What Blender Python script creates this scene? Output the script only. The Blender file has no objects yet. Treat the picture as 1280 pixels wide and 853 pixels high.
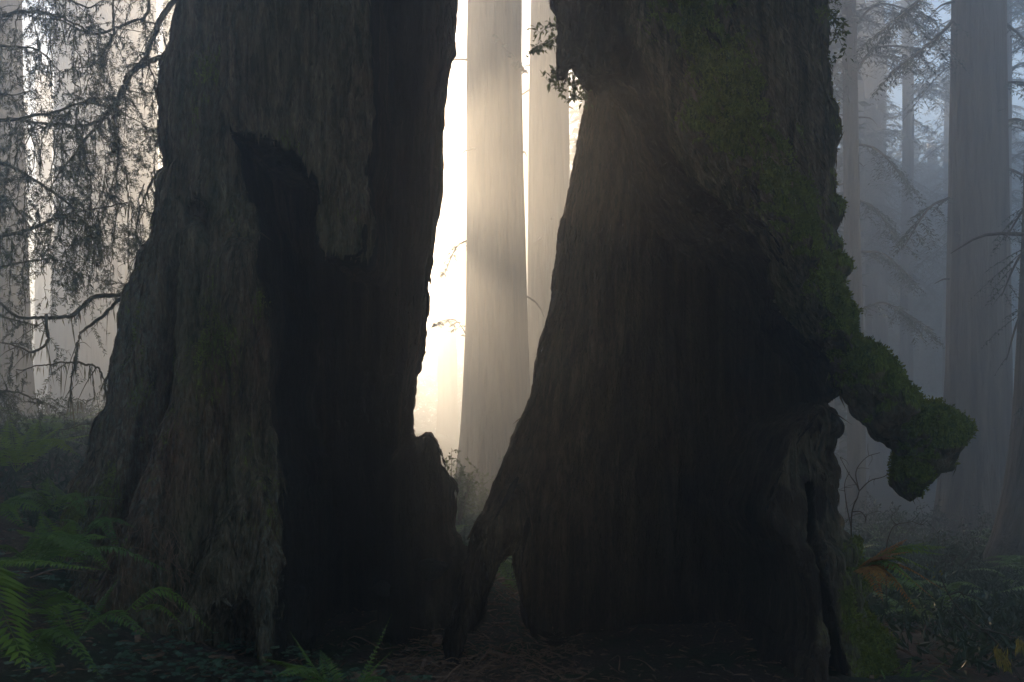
import bpy, math, random
import numpy as np
from mathutils import Vector
R = math.radians
rng = np.random.default_rng(7)
random.seed(7)
scene = bpy.context.scene
C = scene.collection

# ------------------------------------------------------------------ camera, sky, sun, exposure
FPX, CX, HY, CAMZ = 1250.0, 640.0, 540.0, 1.7      # focal length in photo pixels, centre column, horizon row, eye height
cam = bpy.data.cameras.new('camera'); co = bpy.data.objects.new('camera', cam); C.objects.link(co)
cam.sensor_width = 36; cam.lens = 36 * FPX / 1280; cam.shift_y = (HY - 426.5) / 1280
cam.clip_start = 0.05; cam.clip_end = 1500
co.location = (0, 0, CAMZ); co.rotation_euler = (R(90), 0, 0)
scene.camera = co

SUN_AZ, SUN_EL = R(-8.5), R(14.0)                   # azimuth from +Y, elevation
w = bpy.data.worlds.new('World'); scene.world = w; w.use_nodes = True
wn = w.node_tree; wn.nodes.clear()
sky = wn.nodes.new('ShaderNodeTexSky'); sky.sky_type = 'NISHITA'; sky.sun_disc = False
sky.sun_elevation = SUN_EL; sky.sun_rotation = SUN_AZ; sky.altitude = 50; sky.air_density = 1.0; sky.dust_density = 0.0; sky.ozone_density = 1.0
bg = wn.nodes.new('ShaderNodeBackground'); bg.inputs[1].default_value = 0.15
wo = wn.nodes.new('ShaderNodeOutputWorld')
wn.links.new(sky.outputs[0], bg.inputs[0]); wn.links.new(bg.outputs[0], wo.inputs[0])
sl = bpy.data.lights.new('sun', 'SUN'); sl.energy = 5.0; sl.angle = R(0.5); sl.color = (1.0, 0.68, 0.40)
so = bpy.data.objects.new('sun', sl); C.objects.link(so)
so.rotation_euler = Vector((math.sin(SUN_AZ)*math.cos(SUN_EL), math.cos(SUN_AZ)*math.cos(SUN_EL), math.sin(SUN_EL))).to_track_quat('Z', 'Y').to_euler()
scene.view_settings.view_transform = 'Standard'; scene.view_settings.look = 'None'
scene.view_settings.exposure = 0.85; scene.view_settings.gamma = 1.0
cy = scene.cycles
cy.use_denoising = True; cy.use_adaptive_sampling = False; cy.max_bounces = 8; cy.diffuse_bounces = 3; cy.glossy_bounces = 2; cy.transmission_bounces = 2
cy.volume_bounces = 4; cy.transparent_max_bounces = 8; cy.sample_clamp_indirect = 4.0
HAZE_DENSITY, HAZE_G = 0.0165, 0.84

# ------------------------------------------------------------------ helpers
def P(px, py, Y):
    return ((px - CX) / FPX * Y, Y, CAMZ + (HY - py) / FPX * Y)

def hash3(ix, iy, iz, seed):
    h = (ix.astype(np.int64) * 374761393 + iy.astype(np.int64) * 668265263 + iz.astype(np.int64) * 1440662683 + seed * 974634533) & 0xffffffff
    h = ((h ^ (h >> 13)) * 1274126177) & 0xffffffff
    h = ((h ^ (h >> 16)) * 2246822519) & 0xffffffff
    return ((h ^ (h >> 15)) & 0xffffff).astype(np.float32) / np.float32(0xffffff)

def vnoise(x, y, z, seed=0):
    """value noise, -1..1"""
    x, y, z = np.broadcast_arrays(x, y, z)
    ix, iy, iz = np.floor(x), np.floor(y), np.floor(z)
    fx, fy, fz = (x - ix).astype(np.float32), (y - iy).astype(np.float32), (z - iz).astype(np.float32)
    fx, fy, fz = fx*fx*(3-2*fx), fy*fy*(3-2*fy), fz*fz*(3-2*fz)
    ix, iy, iz = ix.astype(np.int32), iy.astype(np.int32), iz.astype(np.int32)
    out = 0
    for a in (0, 1):
        wx = fx if a else 1 - fx
        for b in (0, 1):
            wy = fy if b else 1 - fy
            for c in (0, 1):
                wz = fz if c else 1 - fz
                out = out + wx * wy * wz * hash3(ix + a, iy + b, iz + c, seed)
    return out * 2 - 1

def fbm(x, y, z, oct=3, seed=0, gain=0.5):
    s, a, f = 0, 1.0, 1.0
    for o in range(oct):
        s = s + a * vnoise(x*f, y*f, z*f, seed + o*17); a *= gain; f *= 2.03
    return s

def sstep(a, b, x):
    t = np.clip((x - a) / (b - a), 0, 1); return t*t*(3-2*t)

def poly_sd(poly, X, Z):
    """signed distance to a polygon in the x-z plane, negative inside"""
    p = np.asarray(poly, float); n = len(p)
    d = np.full(X.shape, 1e9); inside = np.zeros(X.shape, bool)
    for i in range(n):
        ax, az = p[i]; bx, bz = p[(i+1) % n]
        ex, ez = bx-ax, bz-az
        t = np.clip(((X-ax)*ex + (Z-az)*ez) / (ex*ex + ez*ez + 1e-12), 0, 1)
        d = np.minimum(d, (X-ax-t*ex)**2 + (Z-az-t*ez)**2)
        cond = ((az > Z) != (bz > Z))
        inside ^= cond & (X < ex * (Z-az) / (ez + 1e-12 * (ez == 0)) + ax)
    d = np.sqrt(d)
    return np.where(inside, -d, d)

def pxpoly(pts, Y):
    out = []
    for p in pts:
        x, _, z = P(p[0], p[1], p[2] if len(p) > 2 else Y); out.append((x, z))
    return out

def smin(a, b, k):
    h = np.clip(0.5 + 0.5*(b-a)/k, 0, 1)
    return b*(1-h) + a*h - k*h*(1-h)

def surface_nets(F, org, h):
    """naive surface nets on a numpy grid; returns vertices, quads and the cell of each vertex"""
    nx, ny, nz = F.shape
    S = F < 0
    cnt = np.zeros((nx-1, ny-1, nz-1), np.uint8)
    for a in (0, 1):
        for b in (0, 1):
            for c in (0, 1):
                cnt += S[a:nx-1+a, b:ny-1+b, c:nz-1+c]
    act = (cnt > 0) & (cnt < 8)
    I, J, K = np.nonzero(act)
    idx = np.full(act.shape, -1, np.int32); idx[I, J, K] = np.arange(len(I))
    acc = np.zeros((len(I), 3)); num = np.zeros(len(I))
    corners = [(a, b, c) for a in (0, 1) for b in (0, 1) for c in (0, 1)]
    val = {q: F[I+q[0], J+q[1], K+q[2]] for q in corners}
    for q in corners:
        for ax in range(3):
            if q[ax] == 0:
                r = list(q); r[ax] = 1; r = tuple(r)
                f0, f1 = val[q], val[r]
                m = (f0 < 0) != (f1 < 0)
                t = np.where(m, f0 / np.where(m, f0 - f1, 1), 0)
                pt = np.tile(np.array(q, float), (len(I), 1)); pt[:, ax] += t
                acc[m] += pt[m]; num[m] += 1
    V = (np.stack([I, J, K], 1) + acc / num[:, None]) * h + np.asarray(org)
    quads = []
    for ax in range(3):
        o = [(1, 2), (2, 0), (0, 1)][ax]
        sl0 = [slice(1, -1)]*3; sl1 = [slice(1, -1)]*3
        sl0[ax] = slice(0, -1); sl1[ax] = slice(1, None)
        A, B = S[tuple(sl0)], S[tuple(sl1)]
        off = np.array([1, 1, 1]); off[ax] = 0
        for flag, m in ((0, A & ~B), (1, ~A & B)):
            E = np.stack(np.nonzero(m), 1) + off
            d1 = np.zeros(3, int); d1[o[0]] = 1
            d2 = np.zeros(3, int); d2[o[1]] = 1
            c = [E - d1 - d2, E - d2, E, E - d1]
            q = np.stack([idx[k[:, 0], k[:, 1], k[:, 2]] for k in c], 1)
            quads.append(q if flag == 0 else q[:, ::-1])
    Q = np.concatenate(quads); Q = Q[(Q >= 0).all(1)]
    return V, Q, (I, J, K)

def vnormals(V, Q):
    n = np.cross(V[Q[:, 2]] - V[Q[:, 0]], V[Q[:, 3]] - V[Q[:, 1]])
    N = np.zeros_like(V)
    for i in range(4):
        for a in range(3): N[:, a] += np.bincount(Q[:, i], n[:, a], len(V))
    return N / (np.linalg.norm(N, axis=1, keepdims=True) + 1e-9)

def smooth_mesh(V, Q, it=1, lam=0.5):
    for _ in range(it):
        s = np.zeros_like(V); c = np.zeros(len(V))
        for i in range(4):
            j = Q[:, (i+1) % 4]; k = Q[:, i]
            c += np.bincount(k, minlength=len(V))
            for a in range(3): s[:, a] += np.bincount(k, V[j, a], len(V))
        V = V + lam * (s / np.maximum(c, 1)[:, None] - V)
    return V

def mesh_obj(name, V, Fs, mat=None, parent=None, smooth=True, attrs=None):
    """Fs: array of quads or triangles (or a list of both)"""
    V = np.asarray(V, np.float32)
    if not isinstance(Fs, list): Fs = [Fs]
    Fs = [np.asarray(f, np.int32) for f in Fs if len(f)]
    me = bpy.data.meshes.new(name)
    me.vertices.add(len(V)); me.vertices.foreach_set('co', V.ravel())
    loops = np.concatenate([f.ravel() for f in Fs])
    tot = np.concatenate([np.full(len(f), f.shape[1], np.int32) for f in Fs])
    start = np.concatenate([[0], np.cumsum(tot)[:-1]]).astype(np.int32)
    me.loops.add(len(loops)); me.loops.foreach_set('vertex_index', loops)
    me.polygons.add(len(tot)); me.polygons.foreach_set('loop_start', start); me.polygons.foreach_set('loop_total', tot)
    me.polygons.foreach_set('use_smooth', np.full(len(tot), smooth))
    me.update(calc_edges=True)
    for k, v in (attrs or {}).items():
        at = me.attributes.new(k, 'FLOAT', 'POINT'); at.data.foreach_set('value', np.asarray(v, np.float32))
    if mat: me.materials.append(mat)
    o = bpy.data.objects.new(name, me); C.objects.link(o)
    if parent: o.parent = parent
    return o

def tag(o, label=None, cat=None, group=None, kind=None):
    if label: o['label'] = label
    if cat: o['category'] = cat
    if group: o['group'] = group
    if kind: o['kind'] = kind
    return o

def empty(name, loc=(0, 0, 0)):
    o = bpy.data.objects.new(name, None); C.objects.link(o); o.location = loc; o.empty_display_size = 0.2
    return o

class Acc:
    """collects pieces of geometry into one mesh"""
    def __init__(s): s.V = []; s.Q = []; s.T = []; s.n = 0
    def add(s, V, Q=None, T=None):
        V = np.asarray(V, float).reshape(-1, 3)
        s.V.append(V)
        if Q is not None and len(Q): s.Q.append(np.asarray(Q, int) + s.n)
        if T is not None and len(T): s.T.append(np.asarray(T, int) + s.n)
        s.n += len(V)
    def tube(s, pts, radii, n=6, cap=True):
        pts = np.asarray(pts, float); m = len(pts)
        radii = np.broadcast_to(np.asarray(radii, float), (m,))
        T = np.gradient(pts, axis=0); T /= np.linalg.norm(T, axis=1, keepdims=True) + 1e-9
        ref = np.array([0.31, 0.2, 0.93]) if abs(T[0, 2]) < 0.9 else np.array([0.9, 0.3, 0.1])
        A = np.cross(T, ref); A /= np.linalg.norm(A, axis=1, keepdims=True) + 1e-9
        B = np.cross(T, A)
        a = np.linspace(0, 2*np.pi, n, endpoint=False)
        V = pts[:, None] + radii[:, None, None] * (np.cos(a)[None, :, None]*A[:, None] + np.sin(a)[None, :, None]*B[:, None])
        i = np.arange(m-1)[:, None]*n; j = np.arange(n)[None]; k = (j+1) % n
        Q = np.stack([i+j, i+k, i+n+k, i+n+j], -1).reshape(-1, 4)
        s.add(V, Q)
    def leaves(s, pos, dirs, nor, ln, wd, fold=0.25, droop=0.0):
        """lens-shaped leaves: four triangles round a raised midrib point"""
        pos, dirs, nor = (np.asarray(v, float) for v in (pos, dirs, nor))
        m = len(pos)
        if m == 0: return
        dirs = dirs / (np.linalg.norm(dirs, axis=1, keepdims=True) + 1e-9)
        side = np.cross(dirs, nor); side /= np.linalg.norm(side, axis=1, keepdims=True) + 1e-9
        up = np.cross(side, dirs)
        ln = np.broadcast_to(ln, (m,))[:, None]; wd = np.broadcast_to(wd, (m,))[:, None]
        tip = pos + dirs*ln - up*ln*droop
        mid = pos + dirs*ln*0.45
        L = mid + side*wd*0.5 + up*wd*fold; Rr = mid - side*wd*0.5 + up*wd*fold
        V = np.stack([pos, L, tip, Rr], 1).reshape(-1, 3)
        b = np.arange(m)[:, None]*4
        T = np.concatenate([b + np.array([[0, 2, 1]]), b + np.array([[0, 3, 2]])])
        s.add(V, None, T)
    def build(s, name, mat, parent=None, smooth=True, kind=None):
        V = np.concatenate(s.V)
        Fs = []
        if s.Q: Fs.append(np.concatenate(s.Q))
        if s.T: Fs.append(np.concatenate(s.T))
        o = mesh_obj(name, V, Fs, mat, parent, smooth)
        if kind: o['kind'] = kind
        return o

def interp(z, table):
    """table of (z, value) in any order"""
    t = sorted(table); return np.interp(z, [a for a, b in t], [b for a, b in t])

def edge(pts, Y):
    """silhouette edge given in photo pixels at depth Y -> table z, x"""
    out = []
    for px, py in pts:
        x, _, z = P(px, py, Y); out.append((z, x))
    return out

def spline(pts, n):
    """Catmull-Rom through points"""
    p = np.asarray(pts, float)
    if len(p) == 2: return p[0] + (p[1]-p[0]) * np.linspace(0, 1, n)[:, None]
    q = np.concatenate([[2*p[0]-p[1]], p, [2*p[-1]-p[-2]]])
    t = np.linspace(0, len(p)-1 - 1e-6, n); i = t.astype(int); f = (t - i)[:, None]
    a, b, c, d = q[i], q[i+1], q[i+2], q[i+3]
    return 0.5*((2*b) + (c-a)*f + (2*a-5*b+4*c-d)*f**2 + (3*b-a-3*c+d)*f**3)

# ------------------------------------------------------------------ materials
class NT:
    def __init__(s, name):
        s.m = bpy.data.materials.new(name); s.m.use_nodes = True; s.t = s.m.node_tree; s.t.nodes.clear()
        s.out = s.t.nodes.new('ShaderNodeOutputMaterial')
    def n(s, typ, inputs=None, **kw):
        o = s.t.nodes.new(typ)
        for k, v in kw.items(): setattr(o, k, v)
        for k, v in (inputs or {}).items():
            if isinstance(v, bpy.types.NodeSocket): s.t.links.new(v, o.inputs[k])
            else: o.inputs[k].default_value = v
        return o
    def coord(s, scale):
        g = s.n('ShaderNodeNewGeometry')
        return s.n('ShaderNodeMapping', {0: g.outputs['Position'], 3: scale}).outputs[0]
    def noise(s, scale, sc=1.0, detail=5, rough=0.6, dist=0.0):
        return s.n('ShaderNodeTexNoise', {'Vector': s.coord(scale), 'Scale': sc, 'Detail': detail, 'Roughness': rough, 'Distortion': dist}).outputs[0]
    def ramp(s, f, stops):
        r = s.n('ShaderNodeValToRGB', {0: f}); e = r.color_ramp.elements
        while len(e) < len(stops): e.new(0.5)
        for i, (p, c) in enumerate(stops):
            e[i].position = p; e[i].color = (*c, 1) if len(c) == 3 else c
        return r.outputs[0]
    def mix(s, f, a, b):
        m = s.n('ShaderNodeMix', data_type='RGBA')
        for k, v in ((0, f), (6, a), (7, b)):
            if isinstance(v, bpy.types.NodeSocket): s.t.links.new(v, m.inputs[k])
            else: m.inputs[k].default_value = (*v, 1) if isinstance(v, tuple) and len(v) == 3 else v
        return m.outputs[2]
    def math(s, op, a, b=0.0, clamp=False):
        m = s.n('ShaderNodeMath', operation=op, use_clamp=clamp)
        for k, v in ((0, a), (1, b)):
            if isinstance(v, bpy.types.NodeSocket): s.t.links.new(v, m.inputs[k])
            else: m.inputs[k].default_value = v
        return m.outputs[0]
    def attr(s, name): return s.n('ShaderNodeAttribute', attribute_name=name).outputs['Fac']
    def bump(s, h, dist, strength=1.0, normal=None):
        d = {'Height': h, 'Distance': dist, 'Strength': strength}
        if normal is not None: d['Normal'] = normal
        return s.n('ShaderNodeBump', d).outputs[0]
    def finish(s, col, rough=0.9, normal=None, spec=0.25, trans=0.0, tcol=None):
        d = {'Base Color': col if isinstance(col, bpy.types.NodeSocket) else (*col, 1), 'Roughness': rough, 'Specular IOR Level': spec}
        if normal is not None: d['Normal'] = normal
        b = s.n('ShaderNodeBsdfPrincipled', d); sh = b.outputs[0]
        if trans:
            c = tcol if tcol is not None else col
            tr = s.n('ShaderNodeBsdfTranslucent', {'Color': c if isinstance(c, bpy.types.NodeSocket) else (*c, 1)})
            sh = s.n('ShaderNodeMixShader', {0: trans, 1: sh, 2: tr.outputs[0]}).outputs[0]
        s.t.links.new(sh, s.out.inputs[0]); return s.m

def mat_old_bark():
    s = NT('old_bark')
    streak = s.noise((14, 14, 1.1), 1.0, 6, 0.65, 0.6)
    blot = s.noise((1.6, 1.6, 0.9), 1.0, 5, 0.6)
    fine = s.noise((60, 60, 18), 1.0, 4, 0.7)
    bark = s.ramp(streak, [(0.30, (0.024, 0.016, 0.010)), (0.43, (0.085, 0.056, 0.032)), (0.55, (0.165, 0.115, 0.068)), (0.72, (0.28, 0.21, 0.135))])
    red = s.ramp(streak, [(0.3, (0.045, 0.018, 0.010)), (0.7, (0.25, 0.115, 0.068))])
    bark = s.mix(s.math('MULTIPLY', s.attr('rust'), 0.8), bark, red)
    alg = s.ramp(blot, [(0.42, (0, 0, 0)), (0.62, (1, 1, 1))])
    bark = s.mix(s.math('MULTIPLY', alg, 0.35), bark, (0.075, 0.080, 0.030))
    lich = s.ramp(s.noise((26, 26, 16), 1.0, 6, 0.75), [(0.48, (0, 0, 0)), (0.60, (1, 1, 1))])
    bark = s.mix(s.math('MULTIPLY', s.math('MULTIPLY', lich, s.attr('lichen')), 0.8), bark, (0.20, 0.215, 0.165))
    mo = s.ramp(fine, [(0.28, (0.020, 0.022, 0.005)), (0.45, (0.085, 0.095, 0.014)), (0.66, (0.20, 0.21, 0.035))])
    mm = s.math('ADD', s.attr('moss'), s.math('MULTIPLY', s.math('SUBTRACT', fine, 0.5), 1.3))
    mm = s.ramp(mm, [(0.38, (0, 0, 0)), (0.6, (1, 1, 1))])
    bark = s.mix(mm, bark, mo)
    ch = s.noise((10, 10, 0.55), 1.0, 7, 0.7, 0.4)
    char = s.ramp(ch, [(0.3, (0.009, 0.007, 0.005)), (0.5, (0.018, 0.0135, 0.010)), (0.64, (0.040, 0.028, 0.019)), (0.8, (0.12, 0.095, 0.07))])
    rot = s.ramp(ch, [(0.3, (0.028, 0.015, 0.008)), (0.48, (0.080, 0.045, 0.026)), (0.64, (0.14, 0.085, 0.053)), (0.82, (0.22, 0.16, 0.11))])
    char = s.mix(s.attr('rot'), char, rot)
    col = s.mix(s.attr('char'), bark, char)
    k = s.math('ADD', s.math('MULTIPLY', s.attr('tone'), 1.0), 1.0)
    col = s.n('ShaderNodeVectorMath', {0: col, 'Scale': k}, operation='SCALE').outputs[0]
    h = s.math('ADD', s.math('MULTIPLY', streak, 1.0), s.math('MULTIPLY', fine, 0.35))
    nrm = s.bump(h, 0.035, 0.9)
    cr = s.n('ShaderNodeTexVoronoi', {'Vector': s.coord((30, 30, 9)), 'Scale': 1.0}, feature='DISTANCE_TO_EDGE').outputs[0]
    nrm = s.bump(s.math('MULTIPLY', s.math('MINIMUM', cr, 0.14), 1.0), 0.05, 0.7, nrm)
    return s.finish(col, 0.92, nrm, 0.08)

def mat_redwood():
    s = NT('redwood_bark')
    o = s.n('ShaderNodeTexCoord').outputs['Object']
    v = s.n('ShaderNodeMapping', {0: o, 3: (6, 6, 0.45)}).outputs[0]
    st = s.n('ShaderNodeTexNoise', {'Vector': v, 'Scale': 1.0, 'Detail': 6, 'Roughness': 0.65, 'Distortion': 0.5}).outputs[0]
    col = s.ramp(st, [(0.3, (0.05, 0.038, 0.03)), (0.52, (0.11, 0.08, 0.06)), (0.75, (0.18, 0.135, 0.105))])
    return s.finish(col, 0.9, s.bump(st, 0.12, 1.0), 0.15)

def mat_leaf(name, c0, c1, trans=0.35, scale=3.0, rough=0.55):
    s = NT(name)
    f = s.noise((scale, scale, scale), 1.0, 3, 0.6)
    col = s.ramp(f, [(0.3, c0), (0.7, c1)])
    return s.finish(col, rough, None, 0.3, trans)

def mat_plain(name, c0, c1, scale=(20, 20, 4), rough=0.9):
    s = NT(name)
    f = s.noise(scale, 1.0, 5, 0.6)
    return s.finish(s.ramp(f, [(0.3, c0), (0.7, c1)]), rough, s.bump(f, 0.01, 0.6), 0.2)

def mat_ground():
    s = NT('forest_floor')
    a = s.noise((1.2, 1.2, 1.2), 1.0, 6, 0.65); b = s.noise((35, 35, 35), 1.0, 6, 0.75); c = s.noise((9, 9, 9), 1.0, 5, 0.7)
    lit = s.ramp(b, [(0.3, (0.025, 0.015, 0.010)), (0.5, (0.075, 0.045, 0.030)), (0.68, (0.14, 0.088, 0.060)), (0.82, (0.24, 0.18, 0.13))])
    grn = s.ramp(c, [(0.35, (0.018, 0.026, 0.009)), (0.7, (0.05, 0.068, 0.022))])
    col = s.mix(s.ramp(a, [(0.45, (0, 0, 0)), (0.62, (1, 1, 1))]), lit, grn)
    return s.finish(col, 0.95, s.bump(s.math('ADD', b, c), 0.04, 0.9), 0.15)

M = dict(bark=mat_old_bark(), redwood=mat_redwood(), ground=mat_ground(),
         needle=mat_leaf('conifer_needles', (0.028, 0.038, 0.012), (0.075, 0.088, 0.026), 0.25),
         fern=mat_leaf('fern_green', (0.115, 0.175, 0.018), (0.21, 0.29, 0.035), 0.35, 4.0),
         fern_dark=mat_leaf('fern_dark_green', (0.075, 0.125, 0.020), (0.145, 0.21, 0.035), 0.3, 4.0),
         fern_rust=mat_leaf('fern_rust', (0.26, 0.07, 0.015), (0.50, 0.24, 0.04), 0.35, 14.0),
         sorrel=mat_leaf('sorrel_leaf', (0.035, 0.075, 0.035), (0.085, 0.14, 0.065), 0.25, 8.0),
         broad=mat_leaf('shrub_leaf', (0.05, 0.07, 0.018), (0.12, 0.145, 0.04), 0.4, 6.0),
         crown=mat_leaf('crown_foliage', (0.020, 0.034, 0.014), (0.045, 0.065, 0.025), 0.25, 0.6),
         moss=mat_leaf('moss_tufts', (0.075, 0.085, 0.012), (0.23, 0.24, 0.038), 0.3, 9.0, 0.9),
         beard=mat_leaf('hanging_moss', (0.06, 0.062, 0.026), (0.15, 0.14, 0.06), 0.35, 7.0, 0.9),
         yellow=mat_leaf('yellow_moss', (0.16, 0.13, 0.02), (0.34, 0.27, 0.05), 0.35, 12.0, 0.9),
         twig=mat_plain('twig_bark', (0.04, 0.028, 0.018), (0.12, 0.088, 0.062)),
         mossy_twig=mat_plain('mossy_twig', (0.035, 0.034, 0.014), (0.10, 0.088, 0.045)),
         knot=mat_plain('knot_wood', (0.010, 0.008, 0.006), (0.045, 0.037, 0.027), (40, 40, 40)),
         litter=mat_plain('leaf_litter', (0.07, 0.032, 0.018), (0.30, 0.17, 0.10), (14, 14, 14)))

# ------------------------------------------------------------------ ground
def ground_z(x, y):
    x = np.asarray(x, float); y = np.asarray(y, float)
    z = 0.42 * np.maximum(0, -x - 1.7) * sstep(3.0, 8.5, y) * np.where(x < -5, 1, 1)
    z = np.minimum(z, 1.5 + 0.06*np.maximum(0, -x-5))
    z = z + 0.16*np.maximum(0, -x-1.2)*(1-sstep(3.0, 8.5, y))
    z = z + 0.45*np.exp(-((x+0.45)/0.55)**2 - ((y-9.2)/0.9)**2)          # earth saddle between the two trees
    z = z - 0.055*np.maximum(0, y-8)*sstep(1.0, 5.0, x)*sstep(0, 1, 1-(y-40)/40)
    z = z + 0.10*fbm(x*0.5, y*0.5, 0*x, 3, 5) + 0.03*fbm(x*2.5, y*2.5, 0*x, 2, 9)
    return z

def grid_sheet(xs, ys):
    X, Y = np.meshgrid(xs, ys, indexing='ij'); Z = ground_z(X, Y)
    nx, ny = X.shape
    i = np.arange(nx-1)[:, None]*ny; j = np.arange(ny-1)[None]
    Q = np.stack([i+j, i+ny+j, i+ny+j+1, i+j+1], -1).reshape(-1, 4)
    return np.stack([X, Y, Z], -1).reshape(-1, 3), Q
xs = np.unique(np.concatenate([np.linspace(-180, -12, 40), np.arange(-12, 12, 0.08), np.linspace(12, 180, 40)]))
ys = np.unique(np.concatenate([np.linspace(-60, 1.5, 16), np.arange(1.5, 16, 0.08), np.arange(16, 40, 0.5), np.linspace(40, 200, 30)]))
V, Q = grid_sheet(xs, ys)
tag(mesh_obj('ground', V, Q, M['ground']), 'dark forest floor of needles and litter', kind='structure')

# ------------------------------------------------------------------ the two hollow redwoods
def grid_axes(lo, hi, h):
    return [np.arange(a, b, h, dtype=np.float32) for a, b in zip(lo, hi)]

def finish_tree(name, label, F, charG, org, h, base, maskfn, disp):
    F[0] = F[-1] = 1; F[:, 0] = F[:, -1] = 1; F[:, :, 0] = F[:, :, -1] = 1
    V, Q, (I, J, K) = surface_nets(F, org, h)
    V = smooth_mesh(V, Q, 1, 0.4)
    char = charG[I, J, K]
    N = vnormals(V, Q)
    V = V + N * disp(V, N, char)[:, None]
    N = vnormals(V, Q)
    masks = maskfn(V, N, char)
    t = empty(name, base); tag(t, label, 'tree')
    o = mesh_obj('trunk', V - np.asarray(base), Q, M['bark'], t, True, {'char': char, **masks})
    return t, V, N, masks, char

def bark_disp(V, N, char, amp=0.065):
    x, y, z = V.T
    g = fbm(x*5.5, y*5.5, z*0.65, 3, 31)
    ridge = np.minimum(np.abs(g)*1.6, 0.8) - 0.4
    lumps = fbm(x*3.2, y*3.2, z*1.1, 3, 41)
    fine = fbm(x*22, y*22, z*7, 2, 51)
    b = amp*ridge + 0.055*lumps + 0.012*fine
    c = 0.034*(np.abs(fbm(x*8, y*8, z*0.22, 3, 61))-0.4) + 0.012*fbm(x*20, y*20, z*5, 3, 71)
    return b*(1-char) + c*char

def ppx(V, Y=None):
    """photo pixel of a world point as seen at its own depth"""
    return CX + V[:, 0]/V[:, 1]*FPX, HY - (V[:, 2]-CAMZ)/V[:, 1]*FPX

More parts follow.
